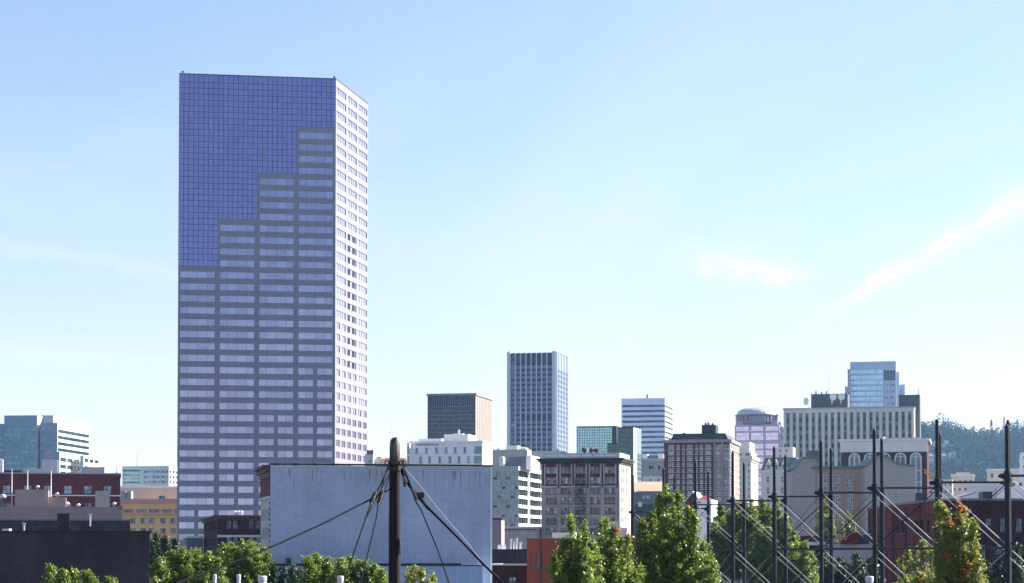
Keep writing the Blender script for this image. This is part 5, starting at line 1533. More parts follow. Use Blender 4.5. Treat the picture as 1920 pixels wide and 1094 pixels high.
# red fan-shaped awning
b = MB(); cx0 = f.ucol(1606, k.zt); N = 12; r0, r1 = .3, 1.3
prof = [(cx0 - r_ * math.cos(math.pi * .62 * q / N + .15), k.zt + r_ * math.sin(math.pi * .62 * q / N + .15)) for r_ in (r0, r1) for q in range(N + 1)]
for q in range(N):
    a0, a1, c1, c0 = prof[q], prof[q + 1], prof[N + 1 + q + 1], prof[N + 1 + q]
    b.face([f.pt(*a0, .3), f.pt(*a1, .3), f.pt(*c1, .5), f.pt(*c0, .5)]); b.face([f.pt(*c0, .5), f.pt(*c1, .5), f.pt(*c1, -.8), f.pt(*c0, -.8)])
b.prism([f.pt(cx0 - 1.7, 0, .4), f.pt(cx0, 0, .4), f.pt(cx0, 0, -.6), f.pt(cx0 - 1.7, 0, -.6)], k.zt + .003, k.zt + .45)
mesh_thing(b, 'red_awning', M_redroof, 'red curved awning on the low white building', 'awning')
# red brick block at right with a corner towards us
k = Block('right_brick_building', 'wide dark red brick building at the right behind steel frame', 'building', 1757, 2040, 938, 205, 0, xl2=1627, ref='l')
T, f, lf = k.t, k.front, k.left
for x in (1672, 1681, 1690, 1716, 1726, 1737):
    u = slide(lf.A, lf.u, x, lf.z1); u2 = slide(lf.A, lf.u, x + 5.5, lf.z1)
    p = lf.A + lf.u * u; lf.win(u, u2, zat(1000, p.y), zat(975, p.y), G_dark, M_framed, 1, 2, .06, .2, .08)
for x, w, ya, yb in ((1848, 11, 972, 986), (1875, 10, 972, 998), (1840, 8, 1022, 1046), (1868, 12, 1022, 1046), (1905, 12, 972, 998), (1790, 10, 972, 996)):
    f.win(f.ucol(x, k.zt), f.ucol(x + w, k.zt), f.ztop(yb), f.ztop(ya), G_dark, M_framed, 2, 2, .05, .2, .08)
f.wall(M_brickdk); lf.wall(M_brickred, 'side_wall'); k.right.wall(M_brickdk); k.back.wall(M_brickdk); k.roof(M_tar)
b = MB(); f.slab(b, -.1, k.W, k.zt - .05, k.zt + .15, .12, .4); lf.slab(b, 0, lf.W + .1, k.zt - .05, k.zt + .15, .12, .4); b.build('coping', M_slate, T)
b = MB(); 
for i in range(6):
    u = lf.W * (.02 + .19 * i); lf.slab(b, u, u + .5, 0, k.zt - .4, .12)
b.build('brick_piers', M_brickred, T); b = MB(); lf.slab(b, 0, lf.W, zat(968, 220), zat(966, 220), .16); b.build('string_course', M_brickred, T)
box_on(k, 'roof_hut', M_dark, 1852, 1869, 922, 938, 'small dark hut on the right brick roof', 'hut', 2, 2)

# ------------------------------------------------------------------ steel trestle frame at right
M_steel = mat('dark_painted_steel', (0.011, 0.014, 0.021), .5, .25, 1.2, .2, spec=.2)
M_steel_glint = mat('steel_with_painted_glint', (0.34, 0.34, 0.35), .3, .3, 2.0, 0, metallic=.4)  # the dark frame steel made pale, sun glints on the braces put into the colour
t = empty('steel_frame', (17, 135, 0), 'tall dark steel trestle of posts and cross braces at right', 'steel frame')
YS = [97, 106, 115, 124, 132.5, 142.8, 155, 168, 182]      # one portal frame at each distance
LX = dict(zip(YS, (1889, 1758, 1640, 1540, 1452, 1374, 1304, 1244, 1187)))
def left_x(Y): return (LX[Y] - CX) / FPX * Y
LV = [CAMZ + 3.42, CAMZ + .28, CAMZ - 2.9, CAMZ - 6.1, CAMZ - 9.4]
rng = random.Random(3)
nodes = {}
def bar(name, p, q, r_, m, par=None, seg=6):
    b = MB(); b.tube([p, q], r_, seg); return b.build(name, m, par or t)
for i, Y in enumerate(YS):
    for r_ in (0, 1):
        x = left_x(Y) + (3.42 if r_ else 0)
        top = CAMZ + 6.5 + rng.uniform(-.12, .12) - (.1 if r_ else 0) - (.75 if i == 0 else 0)
        b = MB(); b.tube([(x, Y, 0), (x, Y, LV[0] + .15)], .125, 10); b.tube([(x, Y, LV[0] + .15), (x, Y, top - .12), (x, Y, top)], [.10, .09, .055], 10)
        p = b.build('post', M_steel, t)
        b = MB(); b.tube([(x, Y, LV[0] - .2), (x, Y, LV[0] + .2)], .16, 10); b.build('collar', M_steel, p)
        b = MB(); b.face([(x - .42, Y - .03, LV[0] - .05), (x, Y - .03, LV[0] - .22), (x, Y - .03, LV[0] + .1), (x - .36, Y - .03, LV[0] + .06)]); b.face([(x - .42, Y + .03, LV[0] - .05), (x - .36, Y + .03, LV[0] + .06), (x, Y + .03, LV[0] + .1), (x, Y + .03, LV[0] - .22)]); b.build('gusset', M_steel, p)
        for z in LV[1:3]:
            b = MB(); b.tube([(x, Y, z - .12), (x, Y, z + .12)], .15, 10); b.build('collar', M_steel, p)
        nodes[(r_, i)] = (x, Y)
    (x0, _), (x1, _) = nodes[(0, i)], nodes[(1, i)]
    for li, z in enumerate(LV[:4]):
        bar('beam', (x0, Y, z), (x1, Y, z), .055 if li == 0 else .04, M_steel)
        if li < 3:
            zb_ = LV[li + 1]
            bar('brace', (x0 + .1, Y - .04, z - .08), (x1 - .1, Y - .04, zb_ + .1), .026, M_steel_glint)
            bar('brace', (x0 + .1, Y + .3, z - .42), (x1 - .1, Y + .3, zb_ - .18), .015, M_steel_glint)
            bar('brace', (x1 - .1, Y + .04, z - .05), (x0 + .1, Y + .04, zb_ + .1), .034, M_steel)
for i in range(len(YS) - 1):
    for r_ in (0, 1):
        (x0, y0), (x1, y1) = nodes[(r_, i)], nodes[(r_, i + 1)]
        for li in (1, 2): bar('tie_rod', (x0, y0, LV[li] - .06), (x1, y1, LV[li] - .06), .02, M_steel)
        bar('tie_rod', (x0, y0, LV[0] - .1), (x1, y1, LV[1]), .014, M_steel, seg=5)
        bar('tie_rod', (x1, y1, LV[0] - .1), (x0, y0, LV[1]), .014, M_steel, seg=5)
        bar('tie_rod', (x0, y0, LV[1] - .1), (x1, y1, LV[2]), .014, M_steel_glint, seg=5)

# ------------------------------------------------------------------ old wooden pole with guy wires
YP = 56.0
s1 = YP / FPX
pole = empty('wooden_pole', (P(740, 1000, YP).x, YP, 0), 'weathered dark wooden utility pole with guy wires at centre', 'utility pole')
def wood():
    m, n, l, bs = _new('weathered_pole_wood')
    c = _mixmul(n, l, (.017, .012, .011), _noise(n, l, 1, 6, (9, 9, .5)), .45, 1.7)
    c = _mixmul(n, l, c, _noise(n, l, 1, 5, (26, 26, 1.2)), .6, 1.45)
    g = n.new('ShaderNodeNewGeometry'); sp = n.new('ShaderNodeSeparateXYZ'); l.new(g.outputs['Position'], sp.inputs[0])
    r = n.new('ShaderNodeMapRange'); r.inputs['From Min'].default_value = zat(872, YP); r.inputs['From Max'].default_value = zat(830, YP); l.new(sp.outputs[2], r.inputs['Value'])
    st = _noise(n, l, 1, 5, (22, 22, 1.4))
    q = n.new('ShaderNodeMapRange'); q.inputs['From Min'].default_value = .42; q.inputs['From Max'].default_value = .60; l.new(st, q.inputs['Value'])
    mu = n.new('ShaderNodeMath'); mu.operation = 'MULTIPLY'; l.new(r.outputs[0], mu.inputs[0]); l.new(q.outputs[0], mu.inputs[1])
    mx = n.new('ShaderNodeMix'); mx.data_type = 'RGBA'; l.new(mu.outputs[0], mx.inputs['Factor']); l.new(c, mx.inputs['A']); mx.inputs['B'].default_value = (.30, .28, .25, 1)
    l.new(mx.outputs['Result'], bs.inputs['Base Color']); bs.inputs['Roughness'].default_value = .85; bs.inputs['Specular IOR Level'].default_value = .15
    bp = n.new('ShaderNodeBump'); bp.inputs['Strength'].default_value = .7; bp.inputs['Distance'].default_value = .02
    l.new(_noise(n, l, 1, 6, (30, 30, 1.5)), bp.inputs['Height']); l.new(bp.outputs[0], bs.inputs['Normal'])
    return m
M_wood = wood()
px_ = P(740, 1000, YP).x
zt = zat(820, YP)
b = MB(); prof = [(.19, 0), (.155, zat(1094, YP)), (.148, zat(960, YP)), (.138, zat(880, YP)), (.134, zat(838, YP)), (.122, zat(829, YP)), (.09, zat(823, YP)), (.04, zt)]
b.lathe((px_, YP), prof, 20); b.build('shaft', M_wood, pole, smooth=True)
M_cable = mat('black_cable', (.004, .004, .005), .9, .1, 1, 0, spec=.05)
M_insul = mat('brown_insulator', (.015, .008, .007), .4, .15, 3, 0)
for y in (868, 880):
    b = MB(); z = zat(y, YP); b.lathe((px_, YP), [(.145, z - .04), (.165, z - .04), (.165, z + .04), (.145, z + .04)], 20); b.build('band', M_dark, pole)
for s_, x in ((-1, 725.5), (1, 753), (1, 757)):
    q = P(x, 868, YP - .1); b = MB(); N = 10
    b.tube([(q.x + .05 * math.cos(2 * math.pi * i / N), YP - .1, q.z + .06 * math.sin(2 * math.pi * i / N)) for i in range(N + 1)], .016, 6); b.build('eye_ring', M_dark, pole)
def wire(pts, r_, sag=0.0, m=None):
    b = MB(); b.tube(pts, r_, 6); b.build('guy_wire', m or M_cable, pole)
def on(x, y, dY=0.0): return P(x, y, YP + dY)
# left: shackled twin guys
wire([on(731, 874, -.1), on(700, 935, -2)], .016); wire([on(727, 874, -.1), on(711, 930, -2)], .016); wire([on(734, 880, -.1), on(704, 938, -2)], .016); wire([on(733, 885, -.1), on(713, 945, -2)], .014)
for a, c in (((705, 922), (695, 946)), ((718, 921), (709, 947))):
    A_, C_ = on(*a, -1.9), on(*c, -2.4); b = MB()
    b.tube([A_, A_.lerp(C_, .15), A_.lerp(C_, .5), A_.lerp(C_, .85), C_], [.02, .045, .055, .042, .02], 8)
    for q in range(6): p0 = A_.lerp(C_, .2 + .12 * q); b.tube([p0, A_.lerp(C_, .23 + .12 * q)], .062, 8)
    b.build('strain_insulator', M_insul, pole, smooth=False)
wire([on(695, 946, -2.4), on(687, 968, -3.0), on(655, 1062, -6), on(628, 1140, -9)], .018); wire([on(709, 947, -2.4), on(706, 970, -3.0), on(684, 1062, -6), on(664, 1140, -9)], .016)
wire([on(698, 950, -2.4), on(688, 969, -3)], .014)
wire([on(730, 918, -.1), on(716, 926, -1), on(700, 934, -1.6), on(600, 985, -5), on(500, 1030, -9), on(420, 1062, -12), on(330, 1094, -16)], .021)
# right: heavy down-guy, lighter one and a thin steep one
wire([on(752, 880, -.1), on(763, 905, -.6), on(778, 925, -1.2), on(805, 955, -2), on(860, 1010, -4), on(900, 1052, -6), on(945, 1096, -8), on(985, 1140, -10)], [.02, .03, .045, .03, .026, .026, .026, .026])
wire([on(753, 872, .1), on(785, 908, .5), on(830, 965, 1), on(880, 1022, 2), on(900, 1050, 2.3), on(935, 1084, 3), on(965, 1120, 4)], .012, m=M_grey)
wire([on(754, 868, -.1), on(768, 905, -1), on(778, 938, -1.8), on(790, 958, -2.4), on(820, 1030, -5), on(842, 1094, -8), on(856, 1140, -10)], .017)
wire([on(753, 884, -.1), on(757, 900, -.4), on(759, 912, -.6)], .03); wire([on(754, 878, -.1), on(766, 905, -.8), on(774, 922, -1.2)], .02)
for a, c in (((771, 915), (782, 938)), ((783, 926), (803, 956)), ((756, 893), (762, 906))):
    A_, C_ = on(*a, -1.2), on(*c, -2.0); b = MB(); b.tube([A_, A_.lerp(C_, .2), A_.lerp(C_, .5), A_.lerp(C_, .8), C_], [.02, .045, .05, .04, .02], 8); b.build('strain_insulator', M_insul, pole)
b = MB(); q = on(789, 929, -1.4); b.box(q.x - .09, q.x + .09, q.y - .06, q.y + .06, q.z - .07, q.z + .07); b.build('clamp', M_dark, pole)
b = MB(); a, c = on(749, 1010, -.12), on(751, 1040, -.12); b.tube([a, c], .03, 6); b.build('staple', M_dark, pole)

# ------------------------------------------------------------------ pipe posts along the bottom edge
M_pipe = mat('pale_lavender_pipe', (.48, .47, .52), .5, .08, 3, .05)
for i, (x, y, w) in enumerate(((402.5, 1077.5, 7), (447.5, 1077.5, 7.5), (492, 1080.5, 16), (638, 1080.5, 12), (1630, 1081, 15))):
    Yp = 42.0; q = P(x, y, Yp); r_ = w / 2 * Yp / FPX
    t = empty('pipe_post', (q.x, Yp, 0), ('thin pale pipe post, leftmost at the bottom edge', 'thin pale pipe post, second from left at the bottom edge', 'thick capped pipe post at the bottom left of the white wall', 'capped pipe post left of the wooden pole', 'capped pipe post at the bottom below the steel frame')[i], 'post', 'pipe posts along the bottom edge')
    b = MB(); b.tube([(q.x, Yp, 0), (q.x, Yp, q.z - .06)], r_ * .92, 16); b.build('tube', M_pipe, t)
    b = MB(); b.lathe((q.x, Yp), [(r_ * 1.05, q.z - .09), (r_ * 1.08, q.z - .02), (r_ * .95, q.z), (r_ * .3, q.z + .004)], 16); b.build('cap', M_pipe, t)
# ------------------------------------------------------------------ trees
def leaf_mat(name, cols, trans=.35):
    m, n, l, bs = _new(name)
    g = n.new('ShaderNodeNewGeometry')
    r = n.new('ShaderNodeValToRGB'); l.new(g.outputs['Random Per Island'], r.inputs[0])
    el = r.color_ramp.elements
    for i, c in enumerate(cols):
        e = el[i] if i < 2 else el.new(1.0)
        e.position = i / (len(cols) - 1); e.color = (*c, 1)
    at = n.new('ShaderNodeAttribute'); at.attribute_name = 'autumn'
    mx = n.new('ShaderNodeMix'); mx.data_type = 'RGBA'
    l.new(at.outputs['Fac'], mx.inputs['Factor']); l.new(r.outputs[0], mx.inputs['A'])
    r2 = n.new('ShaderNodeValToRGB'); l.new(g.outputs['Random Per Island'], r2.inputs[0])
    r2.color_ramp.elements[0].color = (.30, .035, .02, 1); r2.color_ramp.elements[1].color = (.36, .15, .03, 1)
    l.new(r2.outputs[0], mx.inputs['B'])
    bs.inputs['Roughness'].default_value = .42
    bs.inputs['Specular IOR Level'].default_value = .45
    l.new(mx.outputs['Result'], bs.inputs['Base Color'])
    tr = n.new('ShaderNodeBsdfTranslucent'); l.new(mx.outputs['Result'], tr.inputs['Color'])
    ms = n.new('ShaderNodeMixShader'); ms.inputs[0].default_value = trans
    l.new(bs.outputs[0], ms.inputs[1]); l.new(tr.outputs[0], ms.inputs[2])
    l.new(ms.outputs[0], n['Material Output'].inputs['Surface'])
    return m
M_leaf = leaf_mat('maple_leaf', [(.07, .115, .016), (.12, .19, .025), (.19, .265, .038), (.28, .33, .06)], .5)
M_leafb = leaf_mat('yellow_green_leaf', [(.10, .145, .024), (.17, .225, .04), (.25, .28, .055), (.31, .27, .065)], .5)
M_leafd = leaf_mat('dark_leaf', [(.02, .04, .012), (.032, .06, .016), (.05, .085, .022), (.07, .11, .03)], .2)
M_far = leaf_mat('hill_leaf', [(.010, .022, .010), (.017, .034, .013), (.028, .048, .017), (.045, .065, .022)], .1)
M_conif = leaf_mat('conifer_needles', [(.012, .026, .014), (.02, .038, .018), (.028, .05, .02)], .1)
for m_ in (M_far, M_conif):
    m_.node_tree.nodes['Principled BSDF'].inputs['Roughness'].default_value = .9
    m_.node_tree.nodes['Principled BSDF'].inputs['Specular IOR Level'].default_value = .05
M_bark = mat('tree_bark', (.055, .045, .035), .9, .3, 3, .2)
def leaves_mesh(name, C, size, nrng, m, autumn=None, out=None, flat=0.0):
    """one rhombic folded leaf per row of C, random facing"""
    n = len(C)
    a = nrng.normal(size=(n, 3)); a[:, 2] += flat
    if out is not None: a += out * .9
    a /= np.linalg.norm(a, axis=1)[:, None] + 1e-9
    t = np.cross(a, nrng.normal(size=(n, 3))); t /= np.linalg.norm(t, axis=1)[:, None] + 1e-9
    s = np.cross(a, t)
    L = (size * nrng.uniform(.65, 1.35, n))[:, None]
    V = np.stack([C - t * L * .5, C + s * L * .36 + a * L * .1, C + t * L * .5, C - s * L * .36 + a * L * .1], 1).reshape(-1, 3)
    me = bpy.data.meshes.new(name)
    me.vertices.add(4 * n); me.loops.add(4 * n); me.polygons.add(n)
    me.vertices.foreach_set('co', V.astype(np.float32).ravel())
    me.loops.foreach_set('vertex_index', np.arange(4 * n, dtype=np.int32))
    me.polygons.foreach_set('loop_start', np.arange(0, 4 * n, 4, dtype=np.int32))
    me.polygons.foreach_set('loop_total', np.full(n, 4, np.int32))
    at = me.attributes.new('autumn', 'FLOAT', 'FACE')
    at.data.foreach_set('value', (np.zeros(n) if autumn is None else autumn).astype(np.float32))
    me.materials.append(m); me.update(calc_edges=True)
    return me
def tree(label, leaders, Y, m, leaf=.095, dens=1.0, seed=1, zlow=8.0, autumn_spots=(), depth=1.0, name='street_tree', group='trees along the street', widen=1.0):
    """leaders: (px, py of the tip, half width in px at its widest, length in px) - upright shoots that make up one crown"""
    nr = np.random.default_rng(seed); rr = random.Random(seed)
    sc = Y / FPX
    tips = []
    for (px, py, hw, ln) in leaders:
        p = P(px, py, Y + rr.uniform(-.8, .8) * depth); tips.append((p, hw * sc * widen, ln * sc))
    x0 = sum(p.x for p, _, _ in tips) / len(tips)
    root = empty(name, (x0, Y, 0), label, 'tree', group)
    tb = MB(); zf = min(p.z - l_ for p, _, l_ in tips) * .55
    zf = max(3.0, min(zf, 6.0))
    tb.tube([(x0, Y, 0), (x0 + .05, Y, zf * .5), (x0, Y, zf)], [.2, .16, .14], 10)
    tb.build('trunk', M_bark, root)
    allC, allO, allA = [], [], []
    for (p, hw, ln) in tips:
        lb = MB(); lb.tube([(x0, Y, zf - .2), (x0 * .45 + p.x * .55, Y * .45 + p.y * .55, (zf + p.z - ln) / 2 + .5), (p.x, p.y, p.z - ln * .7), (p.x, p.y, p.z - .15)], [.09, .07, .045, .012], 6); lb.build('limb', M_bark, root)
        zb_ = max(zlow, p.z - ln); H = p.z - zb_
        def aut_at(cx, z):
            for (ax, ay, ar, pr) in autumn_spots:
                ap = P(ax, ay, Y)
                if (cx - ap.x) ** 2 + (z - ap.z) ** 2 < (ar * sc) ** 2 and rr.random() < pr: return rr.uniform(.55, 1)
            return 0.0
        def clump(c, n_, sp, od, aut):
            allC.append(nr.normal(size=(n_, 3)) * sp * np.array([1, 1, .9]) + np.array(c))
            allO.append(np.repeat(np.array(od)[None], n_, 0))
            allA.append(np.clip(np.full(n_, aut) + nr.normal(size=n_) * .08 * (aut > 0), 0, 1))
        kf = (leaf / .13) ** .6
        # the leading shoot itself
        nz = max(3, int(H * .35 / (.10 * kf)))
        for q in range(nz):
            clump((p.x + rr.gauss(0, .02), p.y + rr.gauss(0, .02), p.z - q * .10 * kf), 5, (.035 + .006 * q) * kf, (0, 0, .6), aut_at(p.x, p.z - q * .1))
        # side branches sweeping upward, leaves gathered along them so that gaps stay between
        nb = int(13 * dens * H / kf * max(.8, hw / (.5 * kf)))
        for c in range(nb):
            t_ = rr.random() ** .8
            rad = hw * min(1.0, .12 + 1.0 * t_ ** .7) * rr.uniform(.55, 1.25)
            an = rr.uniform(0, 2 * math.pi); tilt = rr.uniform(.25, .95)
            z0 = p.z - t_ * H - rad * tilt * .6; aut = aut_at(p.x + rad * .7 * math.cos(an), z0 + rad * tilt * .5)
            ns = max(2, int(rad / (.13 * kf)))
            st = rr.uniform(.15, .45)
            for q in range(ns + 1):
                e = st + (1 - st) * q / ns
                cx, cy, cz = p.x + rad * e * math.cos(an), p.y + rad * e * math.sin(an), z0 + rad * tilt * e ** 1.3
                clump((cx, cy, cz), rr.randint(11, 18), rr.uniform(.06, .11) * kf, (math.cos(an) * .8, math.sin(an) * .8, .5), aut)
    # fuller, coarser lower crown below the part that shows
    zc1 = min(p.z - l_ for p, _, l_ in tips) + .4; zc0 = max(zf - .5, zc1 - 5.0)
    xs_ = [p.x for p, _, _ in tips]; wx = max(.8, (max(xs_) - min(xs_)) / 2 + .5)
    nl = int(1500)
    lo = np.stack([x0 + nr.normal(size=nl) * wx * .55, Y + nr.normal(size=nl) * wx * .5, nr.uniform(zc0, zc1, nl)], 1)
    allC.append(lo); allO.append(np.zeros((nl, 3))); allA.append(np.zeros(nl))
    C, O, A = np.concatenate(allC), np.concatenate(allO), np.concatenate(allA)
    off = np.array(root.location)
    me = leaves_mesh('crown', C - off, leaf, nr, m, A, O, .35)
    o = bpy.data.objects.new('crown', me); COL.objects.link(o); o.parent = root
    return root
# left row, in front of the white wall
tree('rounded tree at the bottom left corner before dark brick', [(95, 1064, 22, 60), (118, 1070, 20, 60), (135, 1066, 24, 60), (160, 1072, 26, 60), (175, 1078, 24, 60)], 95, M_leaf, seed=11, dens=1.6)
tree('tiny treetop poking up right of the bottom left tree', [(207, 1081, 9, 60), (213, 1087, 8, 50)], 95, M_leaf, seed=12, dens=1.6)
tree('dark shaded tree between dark brick wall and yellow building', [(292, 1001, 16, 80), (310, 1006, 18, 80), (328, 1012, 15, 80)], 185, M_leafd, .17, seed=13, dens=1.5, depth=.7)
tree('broad bushy tree at left beside the dark brick wall', [(300, 1045, 22, 90), (322, 1033, 26, 95), (345, 1027, 28, 95), (368, 1030, 28, 95), (390, 1037, 26, 95), (408, 1048, 18, 90)], 105, M_leaf, seed=14, dens=1.7, widen=1.1)
tree('leafy tree in front of the dark red corner building', [(418, 1022, 24, 90), (436, 1018, 24, 95), (452, 1012, 18, 90), (470, 1014, 26, 95), (492, 1026, 20, 90), (503, 1038, 15, 80)], 125, M_leaf, .105, seed=15, dens=1.7, widen=1.1)
tree('low shrub-like tree at the foot of the white wall', [(512, 1056, 18, 80), (530, 1062, 16, 80), (548, 1060, 18, 80), (560, 1068, 16, 80)], 110, M_leafd, .105, seed=16, dens=1.6)
tree('bright tree in front of the white wall left of the pole', [(578, 1046, 20, 90), (592, 1037, 24, 95), (614, 1046, 26, 95), (640, 1048, 24, 95), (656, 1045, 24, 95), (680, 1052, 26, 95), (702, 1060, 22, 90), (716, 1070, 16, 80)], 100, M_leaf, seed=17, dens=1.7, widen=1.1)
tree('small tree with browned leaves right of the pole', [(766, 1064, 15, 70), (778, 1060, 17, 70), (790, 1070, 14, 70), (800, 1076, 14, 60), (812, 1080, 8, 50)], 92, M_leafb, seed=18, autumn_spots=((774, 1064, 12, .25),))
# right row
tree('spiky maple left of the tallest maple', [(1042, 1035, 24, 110), (1056, 1012, 22, 130), (1070, 960, 16, 170), (1086, 1000, 26, 140), (1098, 975, 12, 140), (1112, 1010, 24, 140), (1060, 1050, 34, 100), (1100, 1045, 34, 110)], 84, M_leaf, seed=21, dens=1.15)
tree('maple with red-tinged leaves between two green maples', [(1128, 980, 18, 160), (1138, 973, 22, 170), (1150, 985, 24, 150), (1164, 1010, 20, 130), (1178, 1006, 16, 130), (1150, 1040, 34, 110), (1172, 1046, 24, 100)], 86, M_leaf, seed=22, dens=1.15, autumn_spots=((1160, 996, 14, .3), (1180, 1010, 12, .35), (1150, 1060, 16, .2)))
tree('tallest green maple in front of the red hotel', [(1248, 908, 12, 140), (1235, 928, 16, 150), (1262, 930, 18, 150), (1272, 922, 13, 150), (1222, 962, 24, 150), (1205, 972, 22, 140), (1290, 950, 22, 150), (1302, 965, 22, 150), (1250, 965, 44, 140), (1215, 1000, 38, 110), (1285, 1000, 42, 110), (1320, 1010, 22, 110), (1335, 1050, 20, 70)], 90, M_leaf, seed=23, dens=1.2, autumn_spots=())
tree('small leafy tree low between tallest maple and spiky maple', [(1190, 1070, 14, 60), (1200, 1062, 14, 60)], 82, M_leaf, seed=24)
tree('bushy tree behind the left posts of the steel frame', [(1350, 948, 22, 120), (1366, 955, 22, 120), (1385, 940, 22, 140), (1408, 938, 26, 140), (1430, 935, 22, 140), (1442, 950, 24, 130), (1340, 975, 22, 120)], 200, M_leaf, .17, seed=25, depth=1.5)
tree('spreading green tree behind the middle of the steel frame', [(1420, 985, 24, 110), (1455, 938, 20, 140), (1472, 965, 24, 130), (1490, 1000, 26, 110), (1508, 1016, 24, 110), (1522, 1035, 16, 90), (1440, 990, 34, 110)], 190, M_leaf, .165, seed=26, depth=1.5)
tree('slim pale tree behind the steel frame before tan hotel', [(1545, 930, 12, 100), (1556, 945, 12, 90), (1536, 960, 10, 80)], 330, M_leafb, .27, seed=27, depth=1.5, dens=.8)
tree('young pale tree right of the slim pale tree', [(1590, 962, 9, 70), (1598, 975, 9, 60), (1580, 980, 8, 60)], 330, M_leafb, .27, seed=28, depth=1.5, dens=.8)
tree('red-orange and green maple in front of the tallest steel post', [(1762, 944, 14, 150), (1770, 950, 16, 150), (1782, 965, 18, 140), (1798, 936, 13, 150), (1806, 950, 14, 150), (1826, 972, 12, 130), (1775, 1000, 26, 110), (1810, 1005, 26, 110), (1832, 1025, 16, 90), (1795, 975, 22, 130)], 80, M_leafb, seed=29, dens=1.25, autumn_spots=((1804, 946, 18, .8), (1790, 985, 12, .3), (1775, 1045, 12, .4), (1814, 1058, 18, .4), (1795, 1085, 14, .5)))
tree('yellow-green tree low behind the red-orange maple', [(1702, 1030, 14, 80), (1718, 1024, 15, 80), (1732, 1014, 14, 80), (1690, 1050, 14, 70), (1745, 1030, 12, 80)], 150, M_leafb, .14, seed=30)
tree('dull green tree low at the bottom below right steel posts', [(1722, 1068, 20, 60), (1745, 1076, 18, 60), (1700, 1078, 18, 60)], 84, M_leafb, .095, seed=31, autumn_spots=((1725, 1075, 16, .3),))
tree('dark tree at the bottom right corner', [(1868, 1034, 18, 80), (1888, 1030, 22, 80), (1908, 1022, 22, 90), (1925, 1026, 20, 80), (1855, 1055, 16, 70)], 150, M_leafd, .14, seed=32)
tree('dark low tree in the shade behind the middle steel posts', [(1545, 1040, 24, 70), (1575, 1046, 28, 70), (1605, 1040, 26, 70), (1635, 1048, 26, 70)], 200, M_leafd, .17, seed=33, depth=1.5)

# ------------------------------------------------------------------ wooded hills behind the city
def ridge(x):                     # ridge height over world x
    t_ = (x - 60) / 300
    return 131 + 8 * math.sin(x * .013) + 7 * math.sin(x * .031 + 1) if x > 380 else max(0.0, (131 + 8 * math.sin(x * .013) + 7 * math.sin(x * .031 + 1)) * max(0, min(1, t_)) ** 1.4)
HX0, HX1, HY0, HY1 = 200, 1500, 1700, 2700
def hill_z(x, y):
    s_ = max(0.0, min(1.0, (y - HY0) / (2450 - HY0)))
    return ridge(x) * (s_ * s_ * (3 - 2 * s_)) * 1.0 + (6 * math.sin(x * .02 + y * .013) + 4 * math.sin(x * .047 - y * .03)) * s_ - .5
b = MB(); nx_, ny_ = 60, 40
vi = {}
for i in range(nx_ + 1):
    for j in range(ny_ + 1):
        x = HX0 + (HX1 - HX0) * i / nx_; y = HY0 + (HY1 + 600 - HY0) * j / ny_
        vi[(i, j)] = len(b.v); b.v.append((x, y, hill_z(x, y)))
for i in range(nx_):
    for j in range(ny_):
        b.f.append((vi[(i, j)], vi[(i + 1, j)], vi[(i + 1, j + 1)], vi[(i, j + 1)])); b.mi.append(0); b.uv.append([(0, 0)] * 4)
M_hill = mat('hill_undergrowth', (.03, .045, .02), .95, .3, .03, 0)
struct(b.build('hill', M_hill, smooth=True))
HOUSES = []
# houses on the hillside
M_shingle = mat('house_shingle', (.14, .12, .11), .9, .15, .3, .05)
hs = ((1741, 827, 12, 'left white'), (1757, 829, 10, 'second white'), (1776, 828, 12, 'wide white'), (1743, 853, 14, 'low left white'), (1768, 852, 12, 'low middle white'), (1786, 850, 12, 'low right white'), (1790, 787, 8, 'ridge-top pale'), (1812, 826, 9, 'pale grey'), (1838, 868, 8, 'small cream'), (1874, 852, 8, 'lonely right cream'))
for i, (px, py, w_, lab) in enumerate(hs):
    lo, hi = 1760.0, 2500.0                           # find where the sight line meets the slope
    for _ in range(40):
        mid_ = (lo + hi) / 2; q = P(px, py, mid_)
        if q.z > hill_z(q.x, mid_) + 8: lo = mid_
        else: hi = mid_
    if lo > 2480: continue
    Yh = lo - 4; q = P(px, py, Yh); w = w_ * Yh / FPX; z0 = q.z - 4.5
    HOUSES.append((px, py, w_, Yh))
    t = empty('hillside_house', (q.x, Yh, z0 - 6), lab + ' house among the trees on the hillside', 'house', 'houses on the hillside')
    b = MB(); b.box(q.x - w / 2, q.x + w / 2, Yh, Yh + 8, z0 - 6, z0 + 3.2); b.build('wall', M_white if 'white' in lab else M_cream, t)
    b = MB(); a, c = q.x - w / 2 - .4, q.x + w / 2 + .4
    b.face([(a, Yh - .5, z0 + 3.1), (c, Yh - .5, z0 + 3.1), (c, Yh + 4, z0 + 5.4), (a, Yh + 4, z0 + 5.4)]); b.face([(c, Yh + 8.5, z0 + 3.1), (a, Yh + 8.5, z0 + 3.1), (a, Yh + 4, z0 + 5.4), (c, Yh + 4, z0 + 5.4)])
    b.face([(a, Yh + 8.5, z0 + 3.1), (a, Yh - .5, z0 + 3.1), (a, Yh + 4, z0 + 5.4)]); b.face([(c, Yh - .5, z0 + 3.1), (c, Yh + 8.5, z0 + 3.1), (c, Yh + 4, z0 + 5.4)]); b.build('roof', M_shingle, t)
    for s_ in (-.28, 0.02, .3):
        b = MB(); b.box(q.x + w * s_ - .6, q.x + w * s_ + .6, Yh - .06, Yh, z0 + .8, z0 + 2.3); b.build('window', G_dark, t)
nr = np.random.default_rng(5); rr = random.Random(5)
C, O = [], []
